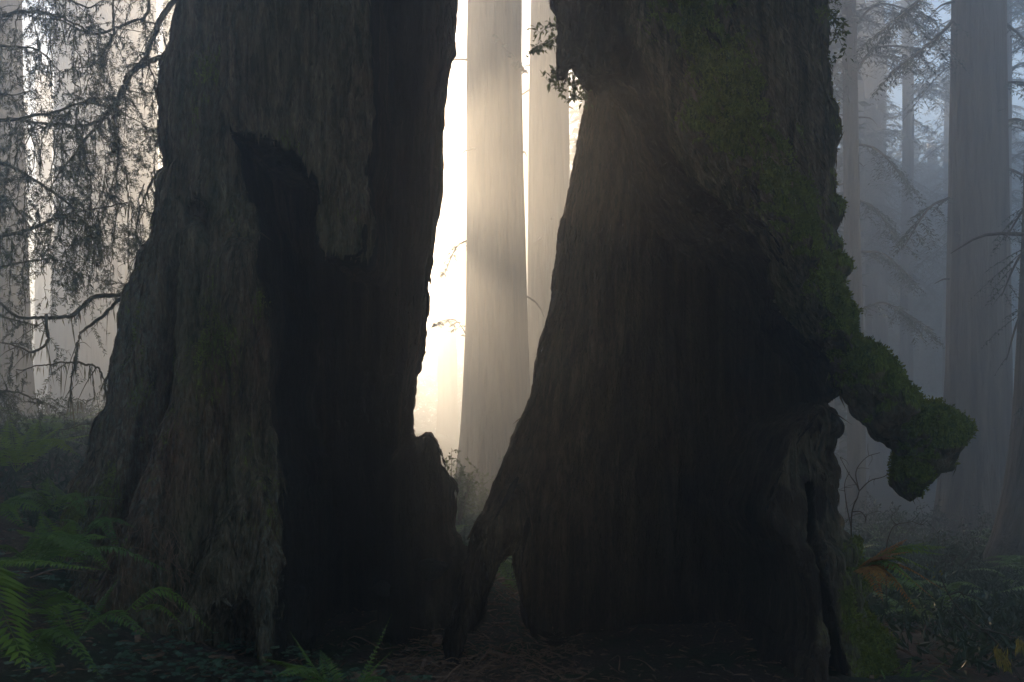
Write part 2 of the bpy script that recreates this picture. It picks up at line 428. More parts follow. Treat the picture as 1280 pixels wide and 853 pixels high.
# --- left tree
def left_tree():
    Yc, k, h = 8.35, 0.85, 0.021
    L = edge([(240,-300),(238,-60),(236,0),(228,40),(224,75),(217,110),(213,150),(206,195),(210,220),(203,260),(196,300),(185,330),(172,375),(165,410),(160,440),(155,470),(147,505),(137,530),(128,560),(116,595),(104,640),(90,700),(80,800),(80,900)], Yc)
    Rr = edge([(580,-300),(574,-60),(570,0),(566,35),(563,50),(568,61),(560,80),(555,125),(552,160),(548,215),(551,238),(546,270),(540,310),(536,350),(533,400),(532,435),(525,460),(519,472),(516,500),(512,525),(511,545),(513,570),(520,610),(532,650),(545,690),(556,740),(560,800),(560,900)], Yc)
    cav = [(285,163),(300,180),(306,205),(316,232),(321,262),(329,292),(337,335),(346,400),(349,450),(345,500),(356,560),(366,620),(372,700),(378,780),(380,1000),(800,1000),(800,-400),(459,-400),(459,60),(461,180),(458,300),(450,319),(431,321),(411,315),(402,280),(404,242),(396,215),(381,199),(370,189),(356,190),(346,178),(342,168),(318,172),(303,166)]
    cav = pxpoly(cav, 7.5)
    org = (-4.1, 6.35, -0.55); ax = grid_axes(org, (0.15, 9.75, 6.6), h)
    X2, Z2 = np.meshgrid(ax[0], ax[2], indexing='ij')
    jl = 0.02*fbm(Z2[0]*7, 0*Z2[0], 0*Z2[0]+3, 3, 3); jr = 0.010*fbm(Z2[0]*9, 0*Z2[0], 0*Z2[0]+8, 3, 4)
    sm = lambda a: np.convolve(np.pad(a, 14, 'edge'), np.hanning(31)[1:-1]/np.hanning(31).sum(), 'valid')
    el, er = interp(ax[2], L), interp(ax[2], Rr); xl, xr = sm(el), sm(er)
    c = ((xl+xr)/2)[None]; wd = ((xr-xl)/2)[None]
    u2 = (X2-c)/wd
    fe = -(jr + er - xr)[None]*sstep(0.55, 0.95, u2) + (jl + el - xl)[None]*sstep(0.55, 0.95, -u2)
    flare = np.clip((1.9-Z2)/1.9, 0, 1)**2
    kf = k*(1 + 0.28*flare)
    sd = poly_sd(cav, X2, Z2) + 0.045*fbm(X2*9, Z2*2.2, 0*X2, 3, 11) + 0.02*fbm(X2*25, Z2*9, 0*X2, 2, 12)
    yw2 = Yc + k*wd*0.80*np.sqrt(np.clip(1-(u2/0.95)**2, 0, 1)) - 0.02
    # grooves and ridges of the front
    def line(pts, s, a, Y=7.3):
        t = edge(pts, Y); zs = [p[0] for p in t]
        cx = interp(ax[2], t)[None]
        env = sstep(min(zs)-0.25, min(zs)+0.1, Z2)*sstep(max(zs)+0.2, max(zs)-0.2, Z2)
        return a*env*np.exp(-((X2-cx)/s)**2)
    rel = line([(205,330),(206,390),(196,470),(186,540),(160,620),(135,700)], 0.10, -0.42)      # deep groove left of the red ridge
    rel = rel + line([(310,300),(290,400),(262,500),(240,580),(205,660),(165,740)], 0.24, 0.20)  # the red ridge
    rel = rel + line([(318,330),(310,450),(305,560),(300,640),(290,760)], 0.16, 0.10)
    rel = rel + line([(275,420),(282,520),(292,610),(262,700),(240,760)], 0.06, -0.12)
    rel = rel + line([(340,590),(345,660),(352,740),(358,820)], 0.10, 0.16)
    rel = rel + line([(262,300),(250,360),(245,420)], 0.07, -0.10)
    rel = rel + line([(238,0),(262,90),(270,160),(285,230)], 0.10, -0.06)
    rel = rel + line([(330,0),(322,60),(318,110),(325,150)], 0.08, -0.07)
    rel = rel + line([(385,0),(382,80),(384,150)], 0.07, -0.06)
    nic = pxpoly([(228,255),(240,240),(257,247),(268,270),(268,320),(255,300),(240,280)], 7.5)
    rel = rel - 0.28*sstep(0.03, -0.05, poly_sd(nic, X2, Z2))
    bur = pxpoly([(262,800),(270,765),(290,745),(318,752),(335,775),(336,830),(330,900),(262,900)], 7.0)
    rel = rel - 0.75*sstep(0.04, -0.06, poly_sd(bur, X2, Z2) + 0.03*fbm(X2*9, Z2*9, 0*X2, 2, 14))
    y = ax[1][None, :, None]
    E = lambda a: a[:, None, :]
    yy = y + E(rel)*(y < Yc)
    vv = (yy - Yc) / (np.where(yy < Yc, E(kf*wd), k*wd[:, None, :]))
    r = np.sqrt(E(u2)**2 + vv**2)
    th = np.arctan2(vv, E(u2))
    amp = 0.05 + 0.10*E(flare)
    fl = vnoise(th*3.2, E(Z2)*0.30+0*th, 0*th+2.2, 21) + 0.6*vnoise(th*7, E(Z2)*0.45+0*th, 0*th+5.2, 22)
    f = (r-1)*wd[:, None, :] + amp*fl*np.abs(np.sin(th)) + E(fe)
    yw = E(yw2) + 0.05*fbm(E(X2)*3.1+0*y, 0*th+0.5, E(Z2)*0.4+0*y, 2, 25)
    q = np.maximum(E(sd), y - yw)
    F = np.maximum(f, -q)
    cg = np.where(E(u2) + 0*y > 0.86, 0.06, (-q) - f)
    nub = pxpoly([(470,600),(495,560),(511,538),(515,546),(521,545),(526,540),(533,538),(541,545),(548,560),(552,581),(561,590),(571,608),(568,640),(566,660),(573,674),(592,690),(604,720),(608,765),(608,900),(470,900)], Yc)
    sn = poly_sd(nub, X2, Z2) + 0.012*fbm(X2*14, Z2*11, 0*X2, 2, 18)
    fb = np.sqrt(E(np.maximum(0.26 + sn, 0))**2 + ((y-(Yc+0.12))/(1.0+0.5*E(np.clip(0.9-Z2, 0, 0.9))))**2) - 0.26 + 0.03*fbm(E(X2)*5+0*y, y*5+0*th, E(Z2)*4+0*y, 2, 19)
    cg = np.where(fb < F, 0.06, cg)
    F = smin(F, fb, 0.07)
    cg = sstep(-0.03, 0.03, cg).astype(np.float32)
    def masks(V, N, char):
        px, py = ppx(V); x, yv, z = V.T
        n = fbm(x*1.7, yv*1.7, z*0.9, 3, 81)
        moss = 0.16 + 0.25*n + 0.25*fbm(x*5, yv*5, z*3, 3, 84)
        moss = moss + 0.30*np.exp(-((px-300)/70)**2)*sstep(300, 420, py)*sstep(680, 560, py)
        moss = moss + 0.25*sstep(190, 130, px)*sstep(520, 640, py)
        moss = moss - 0.10*sstep(395, 420, px)*sstep(330, 300, py)
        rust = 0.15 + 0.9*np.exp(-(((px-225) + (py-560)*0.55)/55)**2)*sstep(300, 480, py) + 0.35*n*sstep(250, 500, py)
        lich = 0.30 + 0.5*np.exp(-((px-345)/22)**2)*sstep(600, 680, py) + 0.4*sstep(215, 190, px) + 0.2*n
        rot = sstep(0.1, 0.5, fbm(x*1.2, yv*1.2, z*0.5, 3, 85))*0.5 + 0.5*sstep(500, 570, px)
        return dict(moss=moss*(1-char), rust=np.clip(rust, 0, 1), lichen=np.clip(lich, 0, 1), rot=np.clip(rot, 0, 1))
    def disp(V, N, char):
        d = bark_disp(V, N, char)
        px, py = ppx(V)
        panel = sstep(385, 415, px)*sstep(470, 455, px)*(1-char)*sstep(340, 300, py)
        return d + panel*0.02*fbm(V[:, 0]*14, V[:, 1]*14, V[:, 2]*16, 2, 91)
    return finish_tree('hollow_redwood', 'huge charred redwood trunk on the left with a tall black hollow and red-brown root flare', F, cg, org, h,
                       (P(345, 800, Yc)[0], Yc, 0.0), masks, disp)

# --- right tree
def right_tree():
    Yc, k, h = 7.5, 0.95, 0.021
    L = edge([(752,-300),(748,0),(743,90),(729,150),(721,200),(712,250),(702,290),(697,330),(694,370),(684,410),(674,440),(667,490),(655,520),(641,555),(625,592),(607,640),(597,665),(600,700),(603,760),(603,900)], Yc)
    Rr = edge([(1006,-300),(1012,-60),(1014,0),(1020,100),(1028,200),(1035,290),(1037,340),(1034,420),(1027,510),(1034,535),(1030,570),(1034,620),(1042,660),(1057,705),(1066,760),(1081,800),(1088,853),(1092,950)], Yc)
    Yf = 6.55
    shell = [(700,-330,6.9),(694,-60,6.9),(695,0,6.9),(693,40,6.9),(695,80,6.9),(698,88,6.9),(704,88,6.9),(708,77,6.9),(714,71,6.9),(720,73,6.9),(727,69,6.85),(732,79,6.8),(739,92,6.8),(746,99,6.75),(755,95,6.7),(768,93,6.7),(777,97,6.65),(785,106,6.6),(793,119,6.6),(801,122),(808,136),(815,152),(826,168),(836,187),(850,208),(866,228),(886,244),(910,259),(940,275),(962,294),(976,318),(991,352),(1005,392,6.6),(1020,422,6.7),(1042,452,6.8),(1052,482,6.9),(1060,506,6.95),(1078,524,6.95),(1098,545,6.95),(1112,570,6.95),(1117,592,6.95),(1128,615,6.95),(1147,627,6.95),(1160,616,6.95),(1172,606,6.95),(1192,588,6.95),(1207,568,6.95),(1208,545,6.95),(1195,520,6.95),(1170,500,6.95),(1147,488,6.95),(1128,466,6.95),(1113,450,6.95),(1101,434,6.95),(1085,429,6.95),(1070,402,6.95),(1060,382,6.95),(1046,352,6.95),(1034,335,6.9),(1022,300,6.9),(1010,230,6.8),(1000,100,6.8),(985,0,6.7),(980,-330,6.7)]
    shell = pxpoly(shell, Yf)
    opening = [(600,-330),(600,700),(600,1000),(990,1000),(990,862),(1005,820),(1012,772),(1001,716),(986,690),(964,667),(958,640),(966,606),(985,570),(996,552),(1010,530),(1026,512),(1050,508),(1075,500),(1070,450),(1030,400),(1010,350),(985,300),(950,270),(890,240),(850,200),(820,140),(800,60),(790,0),(785,-330)]
    opening = pxpoly(opening, 6.5)
    recess = pxpoly([(1000,640),(1006,606),(1016,592),(1020,612),(1016,660),(1012,690),(1024,740),(1036,790),(1046,860),(1046,1000),(1012,1000),(1012,850),(1016,790),(1014,760),(1006,715),(996,680)], 6.7)
    hole1 = pxpoly([(640,692),(643,735),(647,748),(653,742),(660,782),(667,806),(668,900),(668,1000),(540,1000),(582,790),(600,776),(606,764),(604,758),(613,738),(620,717)], 7.45)
    hole2 = pxpoly([(696,779),(700,785),(701,812),(704,822),(703,850),(697,835),(690,822),(689,800),(692,783)], 7.45)
    leg = pxpoly([(668,800),(655,700),(640,600),(720,560),(830,620),(900,900),(705,1000),(668,1000)], 7.4)
    root = pxpoly([(660,600),(632,612),(607,645),(592,665),(584,690),(574,730),(562,790),(550,880),(588,880),(597,790),(602,772),(606,764),(604,758),(613,738),(622,715),(640,690),(665,660)], 7.45)
    org = (-0.75, 5.75, -0.6); ax = grid_axes(org, (3.55, 8.95, 6.1), h)
    X2, Z2 = np.meshgrid(ax[0], ax[2], indexing='ij')
    step = np.floor(Z2[0]*6 + 1.5*vnoise(Z2[0]*2, 0*Z2[0], 0*Z2[0], 2))
    jl = 0.012*fbm(Z2[0]*9, 0*Z2[0], 0*Z2[0]+3, 3, 3) + 0.014*(hash3(step, step*0, step*0, 5)*2-1)*sstep(0.5, 1.2, Z2[0])
    jr = 0.035*fbm(Z2[0]*7, 0*Z2[0], 0*Z2[0]+8, 3, 4)
    sm = lambda a: np.convolve(np.pad(a, 14, 'edge'), np.hanning(31)[1:-1]/np.hanning(31).sum(), 'valid')
    el, er = interp(ax[2], L), interp(ax[2], Rr); xl, xr = sm(el), sm(er)
    c = ((xl+xr)/2)[None]; wd = ((xr-xl)/2)[None]
    u2 = (X2-c)/wd
    fe = -(jr + er - xr)[None]*sstep(0.55, 0.95, u2) + (jl + el - xl)[None]*sstep(0.55, 0.95, -u2)
    jag = 0.035*fbm(X2*8, Z2*3, 0*X2, 3, 13) + 0.02*fbm(X2*28, Z2*8, 0*X2, 2, 12)
    sdo = poly_sd(opening, X2, Z2) + jag
    sdr = poly_sd(recess, X2, Z2) + 0.5*jag
    sds = poly_sd(shell, X2, Z2) + 0.5*jag + 0.07*sstep(2.05, 2.5, X2)
    sdh = np.minimum(poly_sd(hole1, X2, Z2), poly_sd(hole2, X2, Z2) + 0.01) + 0.012*fbm(X2*12, Z2*8, 0*X2, 2, 15)
    sdroot = poly_sd(root, X2, Z2) + 0.02*fbm(X2*9, Z2*5, 0*X2, 2, 16)
    sq = lambda a: np.sqrt(np.clip(a, 0, 1))
    yw2 = Yc + k*wd*0.84*sq(1-(u2/0.96)**2) - 0.02
    # folds in the back wall
    yw2 = yw2 - 0.10*np.exp(-((X2 - interp(ax[2], edge([(846,200),(850,400),(852,650),(858,853)], 8.1))[None])/0.05)**2) \
              - 0.07*np.exp(-((X2 - interp(ax[2], edge([(775,100),(770,400),(765,600),(770,853)], 8.1))[None])/0.10)**2)
    us = np.clip(u2, -0.72, 0.86)
    ysh = Yc - k*wd*sq(1-us**2)*0.97 + 0.06
    ysh = ysh + (6.95 - ysh)*sstep(1.75, 2.35, X2)
    y = ax[1][None, :, None]
    E = lambda a: a[:, None, :]
    flare = np.clip((1.4-Z2)/1.4, 0, 1)**2
    kf = k*(1+0.15*flare)
    vv = (y - Yc) / (np.where(y < Yc, E(kf*wd), E(k*wd+0*Z2)))
    r = np.sqrt(E(u2)**2 + vv**2); th = np.arctan2(vv, E(u2))
    fl = vnoise(th*3.2, E(Z2)*0.30+0*th, 0*th+2.2, 121) + 0.6*vnoise(th*7, E(Z2)*0.45+0*th, 0*th+5.2, 122)
    f = (r-1)*wd[:, None, :] + 0.06*fl*np.abs(np.sin(th)) + E(fe)
    yw = E(yw2) + 0.035*fbm(E(X2)*3.0+0*y, 0*th+0.5, E(Z2)*0.35+0*y, 2, 125)
    q = np.maximum(E(sdo), y - yw)
    q2 = np.maximum(E(sdr), y - (E(yw2) - 0.35))
    qq = np.minimum(q, q2)
    F = np.maximum(f, -qq)
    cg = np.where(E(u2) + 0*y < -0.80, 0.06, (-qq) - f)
    # front shell with the mossy edge and the arching root
    Rs = 0.24 + 0.06*sstep(1.5, 2.0, X2)
    fs = np.sqrt(E(np.maximum(Rs + sds, 0))**2 + ((y-E(ysh))/0.9)**2) - E(Rs)
    fs = fs + 0.05*fbm(E(X2)*4+0*y, y*4+0*th, E(Z2)*4+0*y, 3, 33)
    inner = (y - E(ysh)) > 0.03
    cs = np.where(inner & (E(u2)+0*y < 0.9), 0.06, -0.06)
    cg = np.where(fs < F, cs, cg)
    F = smin(F, fs, 0.05)
    fr = np.sqrt(E(np.maximum(0.22 + sdroot, 0))**2 + ((y-(Yc-0.02))/1.2)**2) - 0.22
    cg = np.where(fr < F, 0.06, cg)
    F = smin(F, fr, 0.10)
    F = np.maximum(F, -E(sdh) + 0*y)
    cg = sstep(-0.04, 0.04, cg).astype(np.float32)
    def masks(V, N, char):
        px, py = ppx(V); x, yv, z = V.T
        n = fbm(x*2.2, yv*2.2, z*1.6, 3, 181)
        n2 = fbm(x*5, yv*5, z*4, 3, 183)
        # the moss lies as a band down the outer edge, over the root and on the sunny side of the leg
        cx = np.interp(py, [-200, 0, 100, 200, 300, 400, 460, 520, 640], [800, 862, 905, 945, 1000, 1042, 1080, 1150, 1160])
        wdt = np.interp(py, [-200, 0, 150, 300, 450, 520, 640], [40, 40, 55, 45, 40, 80, 80])
        moss = 0.27 + 0.50*np.exp(-((px-cx)/wdt)**2) + 0.26*n + 0.30*n2 + 0.30*np.clip(N[:, 2], -0.6, 1)
        moss = moss + 0.20*sstep(1010, 1030, px)*sstep(260, 330, py)
        moss = moss - 0.10*sstep(1035, 1050, px)*sstep(620, 660, py)
        moss = moss - 0.35*((px > 940) & (px < 1065) & (py > 505) & (py < 680))
        moss = moss - 0.45*sstep(-0.1, -0.5, N[:, 2])
        lich = 0.15 + 0.25*((py > 500) & (px > 940)) + 0.2*n
        rot = 0.35 + 0.65*sstep(830, 700, px)*sstep(900, 620, py) + 0.25*n
        rust = 0.1 + 0.3*n
        lipx = np.interp(py, [-200, 0, 60, 110, 200, 300], [760, 772, 792, 812, 846, 940])
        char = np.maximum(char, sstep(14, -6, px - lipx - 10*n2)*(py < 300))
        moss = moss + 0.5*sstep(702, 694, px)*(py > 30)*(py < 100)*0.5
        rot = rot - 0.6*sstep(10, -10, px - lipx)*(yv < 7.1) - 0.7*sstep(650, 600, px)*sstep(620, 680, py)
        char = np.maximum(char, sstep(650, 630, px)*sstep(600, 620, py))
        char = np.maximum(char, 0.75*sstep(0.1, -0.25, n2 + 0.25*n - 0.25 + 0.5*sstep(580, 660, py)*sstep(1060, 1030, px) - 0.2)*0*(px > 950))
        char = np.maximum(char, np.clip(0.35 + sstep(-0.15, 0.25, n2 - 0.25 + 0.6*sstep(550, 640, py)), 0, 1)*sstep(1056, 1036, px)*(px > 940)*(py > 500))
        moss = np.clip(moss, 0, 1)
        return dict(char=char, moss=moss*(1-char), rust=np.clip(rust, 0, 1), lichen=np.clip(lich, 0, 1), rot=np.clip(rot, 0, 1))
    def disp(V, N, char):
        mm = sstep(0.40, 0.75, masks(V, N, char)['moss'])
        return bark_disp(V, N, char) + mm*(0.012 + 0.05*np.abs(fbm(V[:, 0]*9, V[:, 1]*9, V[:, 2]*8, 3, 191)))
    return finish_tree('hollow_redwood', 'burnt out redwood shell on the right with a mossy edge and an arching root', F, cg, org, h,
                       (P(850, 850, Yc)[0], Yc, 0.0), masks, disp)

def upper_trunk(t, x, y, rx, ry, z0, z1):
    """the trunk above the part the photograph shows"""
    zs = np.linspace(z0, z1, 30); a = np.linspace(0, 2*np.pi, 64, endpoint=False)
    Z, A = np.meshgrid(zs, a, indexing='ij'); s = 1 - 0.35*(Z-z0)/(z1-z0)
    fl = 1 + 0.05*fbm(np.cos(A)*2.5, np.sin(A)*2.5, Z*0.2, 3, 55)
    V = np.stack([x + rx*s*fl*np.cos(A), y + ry*s*fl*np.sin(A), Z], -1).reshape(-1, 3) - np.array(t.location)
    n = 64; i = np.arange(len(zs)-1)[:, None]*n; j = np.arange(n)[None]; k2 = (j+1) % n
    Q = np.stack([i+j, i+k2, i+n+k2, i+n+j], -1).reshape(-1, 4)
    mesh_obj('upper_trunk', V, Q, M['redwood'], t)

def moss_tufts(t, V, N, mk, char, n, seed, size=(0.012, 0.032)):
    g = np.random.default_rng(seed)
    p = np.clip(mk['moss'] - 0.42, 0, 1)*(1-char)
    i = g.choice(len(V), n, p=p/p.sum())
    pos = V[i] + g.normal(0, 0.008, (n, 3)); nn = N[i]
    d = nn*0.8 + g.normal(0, 0.55, (n, 3)); d[:, 2] += 0.15
    a = Acc(); ln = g.uniform(*size, n)
    a.leaves(pos - nn*0.004 - np.array(t.location), d, g.normal(0, 1, (n, 3)), ln, ln*0.5)
    return a.build('moss', M['moss'], t, kind='stuff')

def bark_strips(t, V, N, mk, char, n, seed, swirl=None, cw=0.85):
    """loose fibrous strips of bark: real geometry, too many to count"""
    g = np.random.default_rng(seed)
    px, py = ppx(V)
    p = (1-cw*char)*(1-0.9*np.clip(mk['moss']*2-0.5, 0, 1))*(N[:, 1] < 0.1)*(1-0.9*sstep(1010, 1050, px))*(1-0.8*((px > 940) & (py > 500)))
    i = g.choice(len(V), n, p=p/p.sum())
    nn = N[i]; d = np.tile([0, 0, -1.0], (n, 1)) + g.normal(0, 0.10, (n, 3))
    if swirl is not None: d = d + swirl(V[i])
    d -= (d*nn).sum(1, keepdims=True)*nn; d /= np.linalg.norm(d, axis=1, keepdims=True)+1e-9
    d = d + nn*g.normal(0.0, 0.035, (n, 1))
    ln = np.minimum(g.gamma(2.0, 0.030, n) + 0.025, 0.26)*(1-0.3*char[i]); wd = ln*g.uniform(0.10, 0.26, n) + 0.003
    A = Acc(); A.leaves(V[i] + nn*0.002 - d*0.3*ln[:, None] - np.array(t.location), d, nn, ln, wd, 0.22, 0.03)
    at = {k: np.repeat(np.asarray(v)[i], 4) for k, v in mk.items()}
    at['char'] = np.repeat(char[i], 4); at['moss'] = at['moss']*0.6; at['tone'] = np.repeat(g.uniform(-0.45, 0.40, n), 4)
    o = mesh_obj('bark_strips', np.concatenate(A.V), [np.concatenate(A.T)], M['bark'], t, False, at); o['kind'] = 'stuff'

def splinters(t, line, n, seed, out, Ln=(0.08, 0.34), rot=0.8, depth=0.12):
    """ragged splinters of charred wood along a broken edge"""
    g = np.random.default_rng(seed); pts = spline([np.array(P(*q)) for q in line], 200); A = Acc(); o = np.array(t.location)
    tan = np.gradient(pts, axis=0); tan /= np.linalg.norm(tan, axis=1, keepdims=True)
    for k in range(n):
        j = g.integers(0, 200); l = g.uniform(*Ln)*g.random()**0.6; c = pts[j] + np.array([out*0.012, g.uniform(-depth, depth), 0]) - o
        d = tan[j]*(1 if tan[j, 2] < 0 else -1) + np.array([out*g.uniform(0, 0.16), g.normal(0, 0.1), 0]); d /= np.linalg.norm(d)
        r = l*g.uniform(0.07, 0.16); b = c - np.array([out*r*0.6, 0, 0])
        A.tube([b - d*l*0.5, b - d*l*0.1, b + d*l*0.25, b + d*l*0.5], [r*0.4, r, r*0.75, 0.002], 4)
    V = np.concatenate(A.V); m = len(V)
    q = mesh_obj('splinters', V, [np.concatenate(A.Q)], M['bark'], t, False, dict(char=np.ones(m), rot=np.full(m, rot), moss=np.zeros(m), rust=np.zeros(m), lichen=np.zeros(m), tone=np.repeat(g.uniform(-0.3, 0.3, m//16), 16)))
    q['kind'] = 'stuff'

tl, V, N, mk, ch = left_tree()
ch = mk.pop('char', ch); bark_strips(tl, V, N, mk, ch, 34000, 41)
splinters(tl, [(568,-20,8.4),(566,35,8.4),(566,61,8.4),(558,90,8.4),(551,170,8.4),(549,240,8.4),(538,320,8.4),(531,420,8.4),(520,470,8.4),(513,525,8.4)], 110, 42, 1, (0.06, 0.22), 0.4)
splinters(tl, [(520,546,8.3),(541,548,8.3),(560,592,8.2),(570,612,8.2),(566,660,8.1)], 40, 43, 1, (0.04, 0.14), 0.4)
splinters(tl, [(402,250,7.55),(410,316,7.5),(431,322,7.5),(452,318,7.5),(458,290,7.55)], 60, 44, 0, (0.06, 0.2), 0.1, 0.08)
splinters(tl, [(290,168,7.5),(318,175,7.5),(345,180,7.5),(372,192,7.5),(398,225,7.5),(402,260,7.5)], 60, 45, 0, (0.06, 0.2), 0.1, 0.08)
moss_tufts(tl, V, N, mk, ch, 14000, 3)
tr, V, N, mk, ch = right_tree()
ch = mk.pop('char', ch)
moss_tufts(tr, V, N, mk, ch, 95000, 4)
def swirl(p):
    px, py = ppx(p); wgt = (sstep(760, 820, px)*sstep(520, 380, py))[:, None]
    return wgt*np.array([0.62, 0, 0.0])
splinters(tr, [(640,610,7.3),(612,660,7.3),(592,700,7.3),(584,740,7.3),(575,800,7.3)], 90, 50, 0, (0.06, 0.25), 0.3, 0.14)
splinters(tr, [(660,650,7.2),(650,720,7.2),(660,780,7.2),(690,800,7.2),(720,790,7.2)], 60, 51, 0, (0.06, 0.22), 0.4, 0.2)
bark_strips(tr, V, N, mk, ch, 42000, 46, swirl, 0.6)
splinters(tr, [(742,95,7.55),(729,150,7.55),(720,200,7.55),(711,250,7.55),(700,295,7.55),(696,340,7.55),(690,385,7.55),(674,440,7.55),(666,492,7.55),(654,522,7.55),(640,557,7.55),(624,594,7.5),(606,640,7.5),(590,668,7.5)], 190, 47, -1, (0.08, 0.32), 0.8)
splinters(tr, [(697,60,6.8),(697,88,6.8),(706,86,6.8),(716,73,6.8),(728,72,6.8),(738,92,6.75),(756,97,6.7),(776,98,6.6),(800,122,6.5),(815,152,6.5),(836,188,6.5),(866,228,6.5),(910,260,6.5),(960,294,6.5),(990,350,6.55)], 150, 48, 0, (0.04, 0.15), 0.2, 0.10)
splinters(tr, [(1026,514,6.6),(1000,545,6.6),(985,572,6.55),(962,620,6.5),(962,660,6.5),(988,694,6.5),(1004,730,6.5),(1008,790,6.5),(996,850,6.5)], 60, 49, 0, (0.04, 0.12), 0.0, 0.06)
# ------------------------------------------------------------------ standing redwoods in the fog
def trunk_mesh(name, parent, x, y, z0, r0, r1, top, lean=(0, 0), flare=0.35, seed=0, n=72, m=44):
    t = np.linspace(0, 1, m)**1.5; zs = z0 - 0.4 + (top - z0 + 0.4)*t
    a = np.linspace(0, 2*np.pi, n, endpoint=False); Z, A = np.meshgrid(zs, a, indexing='ij')
    hgt = np.clip((Z-z0), 0, None)
    r = (r0 + (r1-r0)*np.clip(hgt/12.0, 0, 1.9))
    r = np.maximum(r, 0.12*r0) * (1 + flare*np.exp(-hgt/1.1))
    wx = 0.10*vnoise(hgt*0.09, 0*hgt+seed, 0*hgt, 9)*np.clip(hgt/4, 0, 1); wy = 0
    fl = 1 + 0.035*fbm(np.cos(A)*6+seed, np.sin(A)*6, Z*0.12, 3, 300+seed) + (0.05 + 0.10*np.exp(-hgt/1.6))*fbm(np.cos(A)*2.6+seed, np.sin(A)*2.6, Z*0.16, 3, 200+seed) + 0.012*vnoise(np.cos(A)*6, np.sin(A)*6, Z*0.5, seed)
    V = np.stack([wx + lean[0]*hgt + r*fl*np.cos(A), lean[1]*hgt + r*fl*np.sin(A), Z - z0], -1).reshape(-1, 3)
    i = np.arange(m-1)[:, None]*n; j = np.arange(n)[None]; k2 = (j+1) % n
    Q = np.stack([i+j, i+k2, i+n+k2, i+n+j], -1).reshape(-1, 4)
    return mesh_obj(name, V, Q, M['redwood'], parent)

def bough(W, Lf, pts, r0, g, side=1.2, step=0.25, leaf=(0.10, 0.03), droop=0.25, fill=1.0, sub=True, leafstep=0.06, bare=0.0):
    """one conifer bough: a curved limb, side twigs in a drooping plane, needle sprays along them"""
    pts = spline(pts, max(8, len(pts)*6)); seg = np.linalg.norm(np.diff(pts, axis=0), axis=1); Ltot = seg.sum()
    W.tube(pts, np.linspace(r0, r0*0.25, len(pts)), 5)
    cum = np.concatenate([[0], np.cumsum(seg)])
    pos, dr, nr, ln = [], [], [], []
    def spray(a, b, sag):
        L = np.linalg.norm(b-a); n = max(3, int(L/leafstep)); t = np.linspace(0.12, 1, n)[:, None]
        p = a + (b-a)*t; p[:, 2] -= sag*(t[:, 0]**2)*L
        d = (b-a)/(L+1e-9); s_ = np.cross(d, [0, 0, 1]); s_ /= np.linalg.norm(s_)+1e-9
        for sg in (1, -1):
            k = g.random(n) < fill
            pos.append(p[k]); dd = d*0.75 + sg*s_*1.0 + g.normal(0, 0.25, (n, 3)); dd[:, 2] -= 0.25
            dr.append(dd[k]); nr.append((np.array([0, 0, 1.0]) + g.normal(0, 0.35, (n, 3)))[k]); ln.append((leaf[0]*g.uniform(0.6, 1.15, n)*(1.05-0.5*t[:, 0]))[k])
        return p
    s0 = bare*Ltot
    while s0 < Ltot:
        f = s0/Ltot
        c = np.array([np.interp(s0, cum, pts[:, k]) for k in range(3)])
        i = min(len(seg)-1, np.searchsorted(cum, s0)); d = pts[min(i+1, len(pts)-1)] - pts[max(i-1, 0)]; d /= np.linalg.norm(d)+1e-9
        s_ = np.cross(d, [0, 0, 1]); s_ /= np.linalg.norm(s_)+1e-9
        for sg in (1, -1):
            if g.random() < 0.15: continue
            L = side*(0.35 + 0.65*np.sin(np.pi*min(1, f*0.85+0.12)))*g.uniform(0.5, 1.15)
            dd = d*g.uniform(0.4, 0.9) + sg*s_*g.uniform(0.6, 1.0) + np.array([0, 0, -droop*g.uniform(0.3, 1.3)])
            e = c + dd/np.linalg.norm(dd)*L
            p = spray(c, e, droop*0.5); W.tube(p, np.linspace(r0*0.22, r0*0.08, len(p)), 3)
            if sub and L > side*0.45:
                for u in (0.35, 0.6, 0.8):
                    q = p[int(u*(len(p)-1))]; d2 = dd/np.linalg.norm(dd) + g.choice((-1, 1))*np.cross(dd/np.linalg.norm(dd), [0, 0, 1])*0.9
                    d2[2] -= droop; spray(q, q + d2/np.linalg.norm(d2)*L*g.uniform(0.3, 0.5), droop*0.4)
        s0 += step*g.uniform(0.6, 1.4)
    if pos:
        ln = np.concatenate(ln)
        Lf.leaves(np.concatenate(pos), np.concatenate(dr), np.concatenate(nr), ln, ln*leaf[1]/leaf[0]*1.0)

def crown(parent, g, r, z0, z1, nb, reach, leaf=(0.34, 0.10), lean=(0, 0)):
    W, Lf = Acc(), Acc()
    for k in range(nb):
        z = z0 + (z1-z0)*(k + g.random())/nb; a = g.uniform(0, 2*np.pi)
        L = reach*(1 - 0.65*(z-z0)/(z1-z0+0.01))*g.uniform(0.6, 1.1)
        d = np.array([np.cos(a), np.sin(a), 0]); b = np.array([lean[0]*z, lean[1]*z, z])
        bough(W, Lf, [b + d*r*0.3, b + d*L*0.5 + [0, 0, 0.10*L], b + d*L + [0, 0, -0.22*L]], 0.06, g, side=L*0.35, step=0.42, leaf=leaf, droop=0.3, sub=False, leafstep=0.17)
    W.build('limbs', M['twig'], parent, kind='stuff'); o = Lf.build('crown', M['crown'], parent, smooth=False, kind='stuff')
    return o

